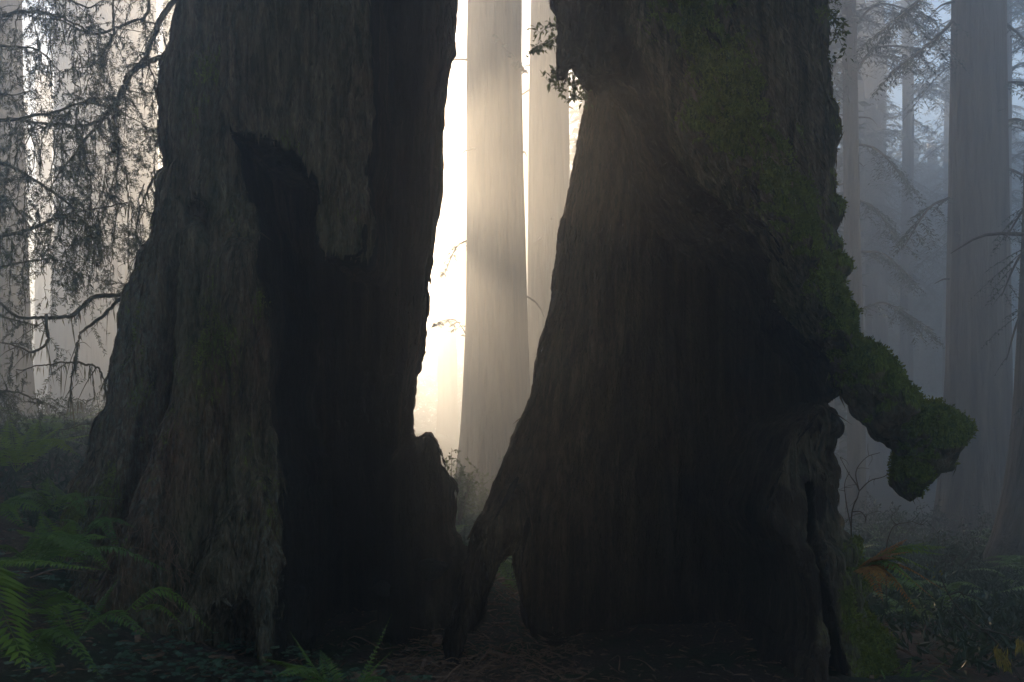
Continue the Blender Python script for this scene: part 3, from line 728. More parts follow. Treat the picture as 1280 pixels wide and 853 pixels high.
def redwood(label, Y, top, bot, pybase, height=30.0, crown_z=(18, 29), nb=46, reach=4.0, seed=0, flare=0.25, group=None, cat='tree'):
    """top / bot: left and right edge in photo pixels at the top of the frame and at the foot"""
    g = np.random.default_rng(1000+seed)
    xt, zt = (top[0]+top[1])/2, P(0, 0, Y)[2]; xb = (bot[0]+bot[1])/2
    x, _, _ = P(xb, 0, Y); z0 = float(ground_z(x, Y))
    lean = ((xt-xb)/FPX*Y/max(4, zt-z0), 0)
    t = empty('redwood_tree', (x, Y, z0)); tag(t, label, cat, group)
    r0 = (bot[1]-bot[0])/2/FPX*Y; r1 = (top[1]-top[0])/2/FPX*Y
    trunk_mesh('trunk', t, x, Y, z0, r0, r0+(r1-r0)*12/max(4, zt-z0), height, lean, flare, seed)
    if Y < 46:
        W = Acc()
        for k in range(g.integers(5, 11)):
            z = g.uniform(2.5, 17); a = g.uniform(0, 6.28); l = min(1.3, g.gamma(2, 0.25)+0.12); d = np.array([np.cos(a), np.sin(a), g.uniform(-0.5, 0.15)])
            b = np.array([lean[0]*z, lean[1]*z, z]) + d*[1, 1, 0]*r1*0.9
            W.tube(spline([b, b+d*l*0.6+g.normal(0, 0.04, 3), b+d*l+[0, 0, -0.2*l]], 7), np.linspace(0.035, 0.008, 7), 5)
        W.build('branch_stubs', M['twig'], t, kind='stuff')
    if nb: crown(t, g, r1, crown_z[0]-z0, crown_z[1]-z0, nb, reach, lean=lean)
    return t, lean

for t, x, y, rx, ry, z0, sd in ((tl, -1.62, 8.35, 1.12, 0.95, 6.3, 1), (tr, 1.42, 7.5, 0.85, 0.8, 5.9, 2)):
    upper_trunk(t, x, y, rx, ry, z0, 29)
    crown(t, np.random.default_rng(sd), 0.7, 20, 28, 22, 4.0)
T = {}
for key, args in dict(
    glow=('pale redwood trunk in the sunlit gap, nearest the left hollow tree', 24, (590, 656), (578, 660), 640, dict(nb=26, crown_z=(21, 29.5), reach=3.4)),
    glow2=('pale redwood trunk in the sunlit gap beside the right hollow tree', 29, (665, 712), (661, 716), 630, dict(nb=30, reach=3.6)),
    big=('large blue-grey redwood trunk standing in fog near the right edge', 24, (1189, 1250), (1178, 1257), 680, dict(nb=70, crown_z=(15, 29.5), reach=5.5)),
    mid=('slim blue-grey redwood trunk just right of the right hollow tree', 33, (1053, 1070), (1058, 1081), 660, dict(nb=70, crown_z=(15.5, 29.5), reach=5.0)),
    far=('faint redwood trunk partly hidden by the right hollow tree', 44, (1015, 1039), (1019, 1043), 640, dict(nb=70, crown_z=(18, 29.5), reach=5.0)),
    beh=('faint trunk peeping out behind the right side of the large foggy redwood', 42, (1238, 1262), (1236, 1264), 640, dict(nb=70, crown_z=(17, 29.5), reach=5.0)),
    fnt=('very faint thin trunk between the slim and the large foggy redwoods', 62, (1128, 1141), (1127, 1143), 640, dict(nb=50, crown_z=(22, 29.5), reach=4.0)),
    left=('grey foggy trunk cut by the left edge of the photo', 23, (-34, 27), (-42, 32), 600, dict(nb=14, crown_z=(20, 29), reach=3.0)),
    left2=('broad pale trunk in fog behind the mossy conifer branches', 50, (72, 140), (68, 145), 600, dict(nb=16, crown_z=(22, 29), reach=3.0)),
    left3=('faintest pale trunk close beside the left hollow tree', 58, (146, 184), (145, 186), 590, dict(nb=8, crown_z=(25, 29), reach=3.0)),
    edge=('dark flared trunk foot at the lower right edge', 14, (1290, 1345), (1270, 1370), 690, dict(nb=30, crown_z=(17, 29), reach=4.0, flare=0.9)),
).items():
    T[key] = redwood(*args[:5], seed=len(T)+1, **args[5])

# rows of redwoods farther off: individuals, nothing in the fog tells them apart
g = np.random.default_rng(5)
fx = [(x, y) for x, y in zip(g.uniform(-42, 55, 60), g.uniform(46, 88, 60))]
keep = []
for x, y in fx:
    px = CX + x/y*FPX
    if -120 < px < 1400 and not (520 < px < 760 and y < 70) and all(abs(x-a) + 0.4*abs(y-b) > 3.0 for a, b in keep): keep.append((x, y))
for i, (x, y) in enumerate(keep):
    px = CX + x/y*FPX; rr = g.uniform(0.4, 0.95); hw = rr/y*FPX
    right = px > 760
    redwood('distant redwood trunk dissolving into fog', y, (px-hw*0.85, px+hw*0.85), (px-hw, px+hw), 620, seed=40+i,
            nb=60 if right else 4, crown_z=(11, 29.5) if right else (22, 29.5), reach=5.5 if right else 3.0, group='distant redwoods fading into the fog')

# the wood behind them and unseen foliage added to shape the light, one mass
g = np.random.default_rng(15)
A = Acc()
def wood_leaves(n, xr, yr, zr, cover, seed, k_=1.0):
    p = np.stack([g.uniform(*xr, n), g.uniform(*yr, n), g.uniform(*zr, n)], 1)
    k = fbm(p[:, 0]*0.16, p[:, 1]*0.10, p[:, 2]*0.22, 3, seed) + cover > g.uniform(-0.3, 0.3, n); p = p[k]; n = len(p)
    d = g.normal(0, 1, (n, 3)); d[:, 2] = -0.35 + 0.4*d[:, 2]; ln = k_*g.uniform(0.4, 0.95, n)
    A.leaves(p, d, np.array([0, -0.4, 0.8]) + g.normal(0, 0.6, (n, 3)), ln, ln*0.36)
wood_leaves(150000, (-2, 66), (90, 114), (-2, 30), 0.6, 301)
wood_leaves(30000, (-75, -19), (92, 114), (-2, 20), -0.05, 302)
wood_leaves(16000, (-75, -30), (92, 114), (-2, 30), 0.1, 307)
wood_leaves(90000, (-45, 45), (-48, -22), (-2, 29), 0.05, 304)
wood_leaves(20000, (-16, 3), (92, 112), (-2, 10), 0.2, 303)
wood_leaves(60000, (3.6, 16), (46, 60), (0, 29), 0.6, 305)  # grove hidden behind the right trunk, added to keep sun off the right side
for py, th, px0, px1, n in ((48, 10, 508, 546, 900), (140, 9, 502, 536, 800), (258, 8, 494, 527, 700), (352, 11, 484, 516, 900)):  # foliage clumps hidden behind the left trunk, added to split the sun into beams
    (xa, ya, za), (xb, yb, zb) = P(px0, py + th, 28.0), P(px1, py - th, 28.0)
    wood_leaves(n, (xa, xb), (26.5, 29.5), (za, zb), 0.6, 306 + py, 0.3)
    for yl in (28.0,): A.tube(spline([(P(388, 0, 28)[0], 28.0, (za+zb)/2+0.3), (xa, yl, (za+zb)/2+0.2), (xb, yl, (za+zb)/2-0.1)], 8), np.linspace(0.04, 0.012, 8), 5)
A.tube([(P(385, 0, 28)[0], 28.0, -0.5), (P(385, 0, 28)[0], 28.0, 12), (P(388, 0, 28)[0], 28.0, 27)], [0.28, 0.22, 0.06], 10)   # unseen stem, added to carry the beam-cutting clumps
wood_leaves(20000, (-24, 24), (-22, 3.5), (23, 29.5), 0.12, 309)  # unseen canopy over the camera, added to dim the near haze and front light
for x, y in ((-9, -7), (8.5, -11), (-15, -15), (14, -4), (0.5, -17), (-20, -3)): A.tube([(x, y, -1), (x, y, 12), (x, y, 29)], [1.0, 0.8, 0.4], 12)  # unseen trunks added to stand under that canopy
for x in np.concatenate([g.uniform(0, 66, 45), g.uniform(-70, -13, 25)]):
    y = g.uniform(92, 112); r = g.uniform(0.4, 0.9); A.tube([(x, y, -5), (x, y, 12), (x+g.normal(0, 0.3), y, 30)], [r*1.2, r, r*0.6], 8)
tag(A.build('far_wood_and_screens', M['crown'], None, False), 'mass of dark forest standing all round in the fog, with unseen light-blocking foliage added', kind='stuff')

# boughs that hang in view on the right
def add_boughs(parent, specs, seed, leaf=(0.16, 0.05), leafstep=0.09):
    g = np.random.default_rng(seed); o = np.array(parent.location)
    for pts, side, r in specs:
        W, Lf = Acc(), Acc()
        p = [np.array(P(*q)) - o for q in pts]
        bough(W, Lf, p, r, g, side=side, step=0.22, leaf=leaf, droop=0.35, leafstep=leafstep)
        b = W.build('bough', M['twig'], parent); Lf.build('foliage', M['crown'], b, smooth=False)
add_boughs(T['big'][0], [
    ([(1186, 248, 24), (1160, 262, 23.4), (1128, 312, 22.8)], 0.9, 0.04),
    ([(1190, 28, 24), (1165, 52, 23.5), (1112, 92, 23)], 1.2, 0.05),
    ([(1190, -40, 24), (1150, 0, 23.3), (1100, 40, 22.6)], 1.3, 0.05),
    ([(1250, 25, 24), (1270, 40, 23.6), (1310, 75, 23.2)], 1.1, 0.05),
    ([(1250, 108, 24), (1268, 103, 23.6), (1310, 108, 23.2)], 0.9, 0.05),
    ([(1250, 210, 24), (1272, 216, 23.6), (1310, 240, 23.2)], 1.0, 0.05),
    ([(1252, 155, 24), (1275, 150, 23.6), (1315, 175, 23.2)], 0.9, 0.05)], 21)
add_boughs(T['mid'][0], [
    ([(1077, 315, 33), (1105, 318, 32.5), (1142, 350, 32)], 1.1, 0.05),
    ([(1080, 385, 33), (1110, 380, 32.4), (1165, 412, 31.6)], 1.5, 0.05),
    ([(1060, 320, 33), (1045, 330, 32.5), (1020, 345, 32)], 0.9, 0.05),
    ([(1072, 180, 33), (1100, 190, 32.4), (1140, 235, 31.6)], 1.6, 0.05),
    ([(1070, 90, 33), (1095, 60, 32.4), (1150, 60, 31.6)], 2.0, 0.06),
    ([(1070, 30, 33), (1100, 5, 32.4), (1160, 20, 31.6)], 2.2, 0.06),
    ([(1072, 250, 33), (1095, 262, 32.4), (1120, 300, 31.8)], 1.2, 0.05),
    ([(1056, 60, 33), (1045, 80, 32.5), (1022, 130, 32)], 1.2, 0.05)], 22, (0.2, 0.06), 0.12)
add_boughs(T['beh'][0], [
    ([(1262, 300, 42), (1280, 280, 41.5), (1330, 330, 41)], 2.0, 0.06),
    ([(1262, 200, 42), (1285, 190, 41.5), (1330, 200, 41)], 2.2, 0.06),
    ([(1262, 90, 42), (1285, 80, 41.5), (1330, 120, 41)], 2.2, 0.06)], 23, (0.22, 0.07), 0.12)
add_boughs(T['edge'][0], [
    ([(1300, 300, 14), (1275, 320, 13.6), (1252, 370, 13.4)], 0.6, 0.03),
    ([(1300, 370, 14), (1275, 395, 13.6), (1258, 450, 13.4)], 0.55, 0.03),
    ([(1300, 250, 14), (1280, 262, 13.6), (1256, 300, 13.4)], 0.5, 0.03),
    ([(1300, 490, 14), (1282, 510, 13.6), (1262, 545, 13.4)], 0.4, 0.02)], 24, (0.07, 0.022), 0.05)
add_boughs(T['glow'][0], [
    ([(586, 300, 24), (570, 310, 23.6), (555, 345, 23.2)], 0.5, 0.03),
    ([(584, 420, 24), (568, 400, 23.6), (540, 405, 23.2)], 0.3, 0.02),
    ([(656, 90, 24), (640, 70, 22.6), (618, 40, 22.2)], 0.12, 0.03)], 25, (0.12, 0.04), 0.12)

# ------------------------------------------------------------------ mossy conifers on the left
def twig_fill(W, Lf, B, g, line, o, r0, r1, needles, moss, sub=3, subL=(0.2, 0.55), leaf=(0.040, 0.0058), down=0.6):
    pts = spline([np.array(P(*q)) for q in line], len(line)*6) - o
    jit = np.cumsum(g.normal(0, 0.006, pts.shape), 0); pts = pts + jit - np.linspace(0, 1, len(pts))[:, None]*jit[-1]
    W.tube(pts, np.linspace(r0, r1, len(pts)), 6)
    seg = np.linalg.norm(np.diff(pts, axis=0), axis=1); L = seg.sum(); cum = np.concatenate([[0], np.cumsum(seg)])
    at = lambda s_: np.array([np.interp(s_, cum, pts[:, k]) for k in range(3)])
    pos, dr, nr = [], [], []
    def needle_line(p, dens):
        n = max(2, int(np.linalg.norm(np.diff(p, axis=0), axis=1).sum()/0.0065)); t = np.sort(g.uniform(0, 1, n))*(len(p)-1)
        q = np.stack([np.interp(t, np.arange(len(p)), p[:, k]) for k in range(3)], 1)
        d = p[-1]-p[0]; d = d/(np.linalg.norm(d)+1e-9); s_ = np.cross(d, [0.2, 1.0, 0.25]); s_ /= np.linalg.norm(s_)+1e-9
        sg = np.where(g.random(n) < 0.5, 1, -1)[:, None]; k = g.random(n) < dens
        pos.append(q[k]); dr.append((d*0.9 + sg*s_ + g.normal(0, 0.10, (n, 3)))[k]); nr.append(np.tile([0.2, -1.0, 0.3], (k.sum(), 1)) + g.normal(0, 0.4, (k.sum(), 3)))
    for i in range(int(L*sub)):
        s0 = g.uniform(0, L); c = at(s0); d = at(min(L, s0+0.05)) - at(max(0, s0-0.05)); d /= np.linalg.norm(d)+1e-9
        v = d*g.uniform(-0.2, 0.8) + g.normal(0, 0.55, 3); v[2] -= down*g.uniform(0, 1.5); v /= np.linalg.norm(v)
        l = g.uniform(*subL); q = [c, c+v*l*0.5 + g.normal(0, 0.02, 3), c+v*l + np.array([0, 0, -0.25*l])]
        p = spline(q, 8); W.tube(p, np.linspace(r1*0.7+0.0012, 0.0012, 8), 4)
        if g.random() < needles:
            needle_line(p, 0.75)
            for u in range(g.integers(2, 6)):
                c2 = p[g.integers(2, 8)]; v2 = v + g.normal(0, 0.7, 3); v2 /= np.linalg.norm(v2); l2 = l*g.uniform(0.25, 0.6)
                p2 = spline([c2, c2 + v2*l2*0.5, c2 + v2*l2 - np.array([0, 0, 0.15*l2])], 5); W.tube(p2, 0.0014, 3); needle_line(p2, 0.8)
    if pos:
        pos = np.concatenate(pos); ln = leaf[0]*g.uniform(0.5, 1.2, len(pos))
        Lf.leaves(pos, np.concatenate(dr), np.concatenate(nr), ln, ln*leaf[1]/leaf[0]*1.3, 0.1)
    n = int(L*moss)
    if n:
        s_ = g.uniform(0, L, n); c = np.stack([np.interp(s_, cum, pts[:, k]) for k in range(3)], 1)
        clump = np.clip(vnoise(s_*3.0, s_*0, s_*0 + len(line), 5)*0.5 + 0.5, 0.05, 1)
        l = g.gamma(1.5, 0.035, n)*(0.4 + 1.6*clump) + 0.015
        d = np.tile([0, 0, -1.0], (n, 1)) + g.normal(0, 0.14, (n, 3))
        B.leaves(c, d, g.normal(0, 1, (n, 3))*[1, 1, 0.1], l, np.minimum(0.016, 0.003 + l*0.10), 0.2)

def hanging(W, Lf, B, g, px, py0, py1, Y, o):
    n = 7; ys = np.linspace(py0, py1, n); xs_ = px + np.cumsum(g.normal(0, 3.0, n))
    twig_fill(W, Lf, B, g, [(a, b, Y + g.normal(0, 0.05)) for a, b in zip(xs_, ys)], o, 0.006, 0.002, 0.8, 22, 9, (0.07, 0.22), (0.034, 0.0052), 0.35)

def conifer(label, base, trunk_pts, r, limbs, seed, hang=()):
    g = np.random.default_rng(seed); o = np.array(base)
    t = empty('conifer', base); tag(t, label, 'tree')
    A = Acc(); A.tube(spline(trunk_pts, 20), np.linspace(r, r*0.5, 20), 10); A.build('trunk', M['mossy_twig'], t)
    for line, r0, r1, nd, ms, sb in limbs:
        W, Lf, B = Acc(), Acc(), Acc()
        twig_fill(W, Lf, B, g, line, o, r0, r1, nd, ms, sb)
        b = W.build('branch', M['mossy_twig'], t)
        if Lf.n: Lf.build('needles', M['needle'], b, smooth=False)
        if B.n: B.build('hanging_moss', M['beard'], b, smooth=False, kind='stuff')
    if len(hang):
        W, Lf, B = Acc(), Acc(), Acc()
        for h in hang: hanging(W, Lf, B, g, *h, o)
        b = W.build('twigs', M['mossy_twig'], t); Lf.build('needles', M['needle'], b, smooth=False); B.build('hanging_moss', M['beard'], b, smooth=False, kind='stuff')
    return t
def L_(pts, Y, dY=0.0): return [(x, y, Y + dY*i/len(pts)) for i, (x, y) in enumerate(pts)]
bz = float(ground_z(P(262, 0, 10.6)[0], 10.6))
b0 = (P(262, 0, 10.6)[0], 10.6, bz)
g = np.random.default_rng(77)
hang1 = [(x, y0, y0 + l, 9.9 + 0.5*g.random()) for x, y0, l in [(150,120,90),(138,140,120),(120,150,110),(128,60,90),(100,160,130),(160,215,120),(175,230,120),(185,215,90),(195,100,130),(205,40,140),(165,290,70),(152,260,110),(108,60,80),(112,250,110),(95,255,120),(120,300,80),(140,330,45),(178,320,40),(186,262,60),(200,150,60),(146,160,140),(132,210,130)]]
conifer('mossy conifer reaching its branches out leftwards from behind the left hollow trunk', b0,
    [(0, 0, -0.4), (0.1, 0, 3), (0.0, 0.1, 6), (0.1, 0, 9)], 0.14, [
    (L_([(262,-60),(236,-20),(222,0),(205,22),(193,45),(183,70),(165,90),(155,112),(143,130),(120,148),(100,153),(75,153),(50,152),(20,150)], 10.3, -0.6), 0.034, 0.010, 0.8, 40, 14),
    (L_([(262,60),(225,70),(205,75),(185,82),(165,95),(150,113),(145,125)], 10.4, -0.3), 0.024, 0.016, 0.6, 40, 8),
    (L_([(143,130),(125,150),(105,175),(90,195),(75,215),(62,240)], 9.9, -0.3), 0.018, 0.006, 0.9, 40, 16),
    (L_([(200,-60),(186,-20),(183,15),(165,28),(140,40),(118,41),(95,32),(70,20),(40,22)], 10.1, -0.4), 0.020, 0.006, 0.8, 40, 14),
    (L_([(140,-40),(141,40),(140,50),(132,70),(118,85),(100,90),(80,88)], 9.8, -0.2), 0.012, 0.004, 0.8, 40, 14),
    (L_([(255,-30),(235,-5),(228,10),(224,50),(222,80)], 10.2, -0.1), 0.012, 0.008, 0.3, 60, 5),
    (L_([(262,340),(200,358),(170,362),(150,366),(120,370),(95,385),(70,394),(45,393),(20,393),(0,376),(-20,360)], 10.3, -0.6), 0.030, 0.012, 0.45, 75, 5),
    (L_([(200,357),(163,368),(145,378),(138,393),(118,408),(103,424),(98,445),(93,470),(85,510)], 10.2, -0.4), 0.026, 0.006, 0.25, 60, 4),
    (L_([(262,430),(180,442),(157,448),(140,455),(133,465),(132,480),(137,497),(138,512)], 10.3, -0.3), 0.024, 0.010, 0.1, 60, 3),
    (L_([(98,453),(112,457),(123,465),(131,478)], 9.9), 0.012, 0.008, 0.1, 50, 3),
    (L_([(112,457),(118,480),(115,495),(103,500),(90,498)], 9.9), 0.006, 0.003, 0.1, 50, 3),
    (L_([(98,453),(70,452),(45,455),(20,462)], 9.9), 0.010, 0.005, 0.3, 60, 4),
    (L_([(58,394),(59,420),(55,433),(40,440),(15,432),(-10,424)], 9.9), 0.018, 0.008, 0.3, 60, 4),
    (L_([(240,200),(205,210),(190,222),(180,240),(170,265),(165,290),(170,320),(168,345)], 10.3, -0.2), 0.016, 0.006, 0.7, 50, 10),
    (L_([(183,73),(195,100),(215,130),(240,160)], 10.2), 0.008, 0.006, 0.4, 20, 6),
    (L_([(105,175),(108,200),(118,230),(112,260),(98,290),(80,315)], 9.8), 0.010, 0.003, 0.9, 40, 16),
    (L_([(158,115),(172,118),(190,118),(205,128)], 10.0), 0.006, 0.003, 0.9, 30, 10),
    (L_([(143,130),(140,160),(142,200),(133,240),(120,290),(105,330),(100,355)], 9.9), 0.010, 0.004, 0.8, 60, 12),
    (L_([(200,520),(150,522),(120,530),(90,536),(55,540)], 10.2, -0.2), 0.012, 0.004, 0.15, 60, 4),
    (L_([(220,180),(205,172),(190,170),(175,180)], 10.1), 0.008, 0.004, 1.0, 10, 16),
    ], 31, hang1)
b1 = (P(-95, 0, 9.0)[0], 9.0, float(ground_z(P(-95, 0, 9.0)[0], 9.0)))
hang2 = [(x, y0, y0 + l, 9.0 + 0.6*g.random()) for x, y0, l in [(12,150,120),(25,170,130),(40,160,150),(55,155,120),(68,165,150),(80,160,120),(10,290,90),(30,310,110),(22,10,110),(45,25,100),(62,45,80),(88,30,90),(75,250,120),(50,260,120),(35,215,100),(4,200,140),(92,100,90),(15,440,60)]]
conifer('mossy conifer outside the left edge with dense dark needle sprays', b1,
    [(0, 0, -0.4), (-0.05, 0, 3), (0.0, 0.1, 6), (-0.1, 0, 9)], 0.16, [
    (L_([(-95,10),(-20,20),(30,14),(62,18),(95,30),(115,42)], 9.2, 0.3), 0.022, 0.006, 0.95, 30, 24),
    (L_([(-95,150),(-20,152),(30,146),(70,140),(105,128),(125,118)], 9.2, 0.3), 0.022, 0.005, 0.95, 30, 26),
    (L_([(-95,190),(-20,200),(40,226),(85,258),(112,290),(126,322)], 9.2, 0.3), 0.020, 0.004, 0.95, 35, 22),
    (L_([(-95,300),(-20,298),(40,286),(90,270),(135,258),(165,252)], 9.2, 0.4), 0.020, 0.004, 0.9, 40, 16),
    (L_([(-95,330),(-20,336),(20,326),(60,322),(92,330)], 9.2, 0.3), 0.016, 0.004, 0.9, 40, 14),
    (L_([(-95,60),(-20,62),(20,58),(55,70),(80,95)], 9.2, 0.3), 0.016, 0.004, 0.95, 35, 24),
    (L_([(-95,100),(-20,110),(15,118),(45,112)], 9.2, 0.2), 0.014, 0.004, 0.95, 35, 26),
    (L_([(-95,240),(-20,245),(20,262),(50,300)], 9.2, 0.2), 0.014, 0.004, 0.95, 35, 20),
    (L_([(-95,470),(-20,486),(20,492),(45,498),(52,505)], 9.2, 0.2), 0.016, 0.005, 0.95, 20, 26),
    (L_([(-95,380),(-20,392),(10,400),(50,408)], 9.2, 0.2), 0.014, 0.005, 0.6, 50, 8),
    (L_([(-95,-30),(0,-20),(60,-6),(100,8),(130,6)], 9.2, 0.2), 0.018, 0.005, 0.95, 40, 24),
    ], 32, hang2)

# ------------------------------------------------------------------ ferns
def frond(A, p0, p1, g, width, arch=0.25, n=26, twist=0.0, sagleaf=0.15, taper=0.85, up=None):
    """a sword fern frond: rachis and two rows of leaflets"""
    p0, p1 = np.asarray(p0, float), np.asarray(p1, float)
    L = np.linalg.norm(p1-p0); m = 0.5*(p0+p1) + np.array([0, 0, arch*L])
    pts = spline([p0, 0.45*p0+0.55*m + 0*p1 if False else m*0.9+p0*0.1, p1], 14)
    A.tube(pts, np.linspace(0.005, 0.0012, 14)*max(0.5, min(1.6, L)), 4)
    t = np.linspace(0.14, 0.985, n); k = t*13
    c = np.stack([np.interp(k, np.arange(14), pts[:, q]) for q in range(3)], 1)
    T_ = np.gradient(c, axis=0); T_ /= np.linalg.norm(T_, axis=1, keepdims=True)
    u = np.array([0, 0, 1.0]) if up is None else np.asarray(up, float)
    S = np.cross(T_, u); S /= np.linalg.norm(S, axis=1, keepdims=True)+1e-9
    N = np.cross(S, T_)
    S, N = S*np.cos(twist)+N*np.sin(twist), N*np.cos(twist)-S*np.sin(twist)
    prof = np.where(t < 0.3, 0.72 + 0.28*(t/0.3), 1) * np.clip((1-t)*1.9, 0.04, 1)**taper
    for sg in (1, -1):
        ln = width*prof*g.uniform(0.88, 1.08, n)
        d = sg*S*1.0 + T_*(0.32 + 0.25*t[:, None]) + g.normal(0, 0.06, (n, 3)); d[:, 2] -= sagleaf
        A.leaves(c + T_*g.uniform(-1, 1, n)[:, None]*L/n*0.15, d, N, ln, np.minimum(L*0.80/n*1.05, ln*0.42+0.002), 0.16, 0.12)

def fern(label, base, fronds, mat, seed, rust=(), group=None):
    g = np.random.default_rng(seed); t = empty('sword_fern', base); tag(t, label, 'fern', group); o = np.array(base)
    for i, f in enumerate(fronds):
        tip, wd, arch = f[:3]; st = f[3] if len(f) > 3 else None; n = f[4] if len(f) > 4 else 26
        A = Acc(); a = np.zeros(3) if st is None else np.array(P(*st)) - o
        frond(A, a, np.array(P(*tip)) - o, g, wd, arch, n, g.normal(0, 0.25))
        A.build('frond', M['fern_rust'] if i in rust else (M[mat] if isinstance(mat, str) else M[mat[i]]), t, smooth=False)
    return t

F_ = fern
F_('bright green fern frond hanging into the lower left corner', P(-70, 690, 4.3),
   [((36, 842, 3.9), 0.20, 0.10, (-45, 690, 4.3), 26), ((131, 713, 4.3), 0.085, 0.06, (-60, 712, 4.5), 40), ((52, 737, 4.4), 0.075, 0.04, (-80, 728, 4.6), 34), ((8, 770, 4.1), 0.11, 0.05, (-90, 735, 4.3), 24)], 'fern', 1)
F_('green fern arching towards the root flare of the left hollow tree', P(40, 715, 5.6),
   [((214, 716, 5.7), 0.13, 0.24, (70, 712, 5.7), 36), ((112, 664, 5.9), 0.10, 0.12), ((-5, 682, 5.6), 0.11, 0.25), ((50, 655, 6.0), 0.11, 0.1), ((130, 700, 5.3), 0.12, 0.30), ((-20, 720, 5.3), 0.12, 0.3), ((95, 690, 5.2), 0.10, 0.3)], 'fern_dark', 2)
F_('fern with one long frond drooping before the burrow of the left hollow tree', P(95, 800, 5.0),
   [((146, 794, 4.7), 0.11, 0.28, (30, 765, 4.9), 32), ((148, 722, 5.2), 0.06, 0.02, None, 24), ((268, 792, 5.2), 0.085, 0.42, (150, 770, 5.1), 32), ((230, 782, 5.1), 0.06, 0.25, (170, 765, 5.2), 20), ((10, 770, 5.0), 0.11, 0.3), ((60, 760, 5.4), 0.10, 0.2), ((190, 800, 4.8), 0.08, 0.3)],
   ['fern_dark', 'fern_dark', 'fern', 'fern', 'fern_dark', 'fern', 'fern_dark'], 3)
F_('olive fern in pale light on the left bank under the conifer twigs', P(20, 590, 8.2),
   [((122, 542, 8.2), 0.13, 0.14, None, 34), ((48, 525, 8.5), 0.12, 0.1), ((-30, 540, 8.3), 0.12, 0.2), ((85, 528, 8.6), 0.10, 0.12), ((10, 520, 8.7), 0.12, 0.1), ((100, 570, 7.8), 0.12, 0.28), ((-20, 575, 7.7), 0.12, 0.28)], 'fern', 4)
F_('fern with a pale frond beside the left foot of the left hollow tree', P(70, 640, 7.2),
   [((152, 624, 7.2), 0.075, 0.14, None, 32), ((20, 612, 7.2), 0.11, 0.2), ((110, 650, 6.8), 0.10, 0.3), ((60, 596, 7.6), 0.11, 0.1), ((-10, 640, 7.0), 0.11, 0.28)], 'fern_dark', 5)
F_('small dark fern between the left bank and the red root flare', P(108, 668, 6.7),
   [((134, 628, 6.8), 0.07, 0.05), ((170, 660, 6.6), 0.07, 0.25), ((70, 650, 6.6), 0.08, 0.25), ((150, 690, 6.3), 0.07, 0.3)], 'fern_dark', 6)
F_('broad fern at the left edge on the shaded bank', P(-30, 660, 6.2),
   [((55, 612, 6.4), 0.12, 0.16), ((30, 660, 5.9), 0.13, 0.3), ((-60, 610, 6.2), 0.12, 0.2), ((60, 640, 6.1), 0.11, 0.25)], 'fern_dark', 7)
F_('blue-green fern at the bottom centre before the black hollow', P(425, 905, 4.7),
   [((362, 789, 4.8), 0.075, 0.10, None, 34), ((490, 767, 5.0), 0.028, -0.02, None, 30), ((492, 812, 4.7), 0.075, 0.14, None, 30), ((322, 822, 4.6), 0.09, 0.24, None, 30), ((486, 850, 4.4), 0.08, 0.22), ((345, 845, 4.3), 0.09, 0.3), ((400, 812, 5.1), 0.08, 0.1)], 'fern_dark', 8)
F_('green and rust-coloured fern growing from the right hollow tree', P(1072, 716, 6.55),
   [((1188, 684, 6.4), 0.115, 0.16, None, 36), ((1182, 694, 6.3), 0.115, 0.20, None, 34), ((1170, 716, 6.2), 0.11, 0.24, None, 32), ((1134, 674, 6.4), 0.095, 0.05, None, 34), ((1160, 678, 6.5), 0.10, 0.12, None, 34),
    ((1184, 740, 6.2), 0.085, 0.22, None, 36), ((1172, 752, 6.2), 0.08, 0.24, None, 34), ((1150, 768, 6.2), 0.08, 0.28, None, 32), ((1104, 752, 6.1), 0.085, 0.25), ((1155, 742, 6.1), 0.10, 0.28), ((1122, 698, 6.2), 0.09, 0.15), ((1112, 735, 6.1), 0.085, 0.2), ((1140, 690, 6.2), 0.09, 0.12)],
   ['fern', 'fern', 'fern', 'fern_rust', 'fern', 'fern_rust', 'fern_rust', 'fern_rust', 'fern_rust', 'fern', 'fern_rust', 'fern_rust', 'fern_rust'], 9)
F_('yellow-green fern seen through the gap under the right hollow tree', P(628, 800, 10.2),
   [((640, 700, 10.2), 0.13, 0.02, None, 30), ((612, 735, 10.0), 0.12, 0.1), ((655, 745, 10.0), 0.12, 0.12), ((590, 760, 9.8), 0.12, 0.2), ((625, 690, 10.5), 0.13, 0.02), ((668, 770, 9.8), 0.12, 0.2)], 'fern', 10)
F_('small bright fern at the foot of the mossy right leg', P(1118, 880, 6.4),
   [((1140, 822, 6.5), 0.06, 0.05), ((1172, 850, 6.3), 0.06, 0.2), ((1100, 835, 6.4), 0.06, 0.1), ((1155, 838, 6.6), 0.05, 0.15), ((1190, 822, 6.6), 0.03, 0.05)], 'fern', 11)
F_('wide fern low in the corner below the other lower left ferns', P(20, 830, 4.6),
   [((100, 800, 4.5), 0.12, 0.25, None, 30), ((70, 845, 4.2), 0.12, 0.25), ((-20, 790, 4.6), 0.12, 0.25), ((130, 850, 4.2), 0.10, 0.3)], 'fern_dark', 15)
F_('pale green fern on the bank left of the red root flare', P(75, 705, 6.3),
   [((20, 662, 6.4), 0.12, 0.2), ((135, 672, 6.2), 0.11, 0.25), ((90, 650, 6.5), 0.11, 0.12), ((140, 715, 6.0), 0.10, 0.3), ((10, 700, 6.2), 0.12, 0.25), ((50, 640, 6.6), 0.11, 0.1)], 'fern', 16)
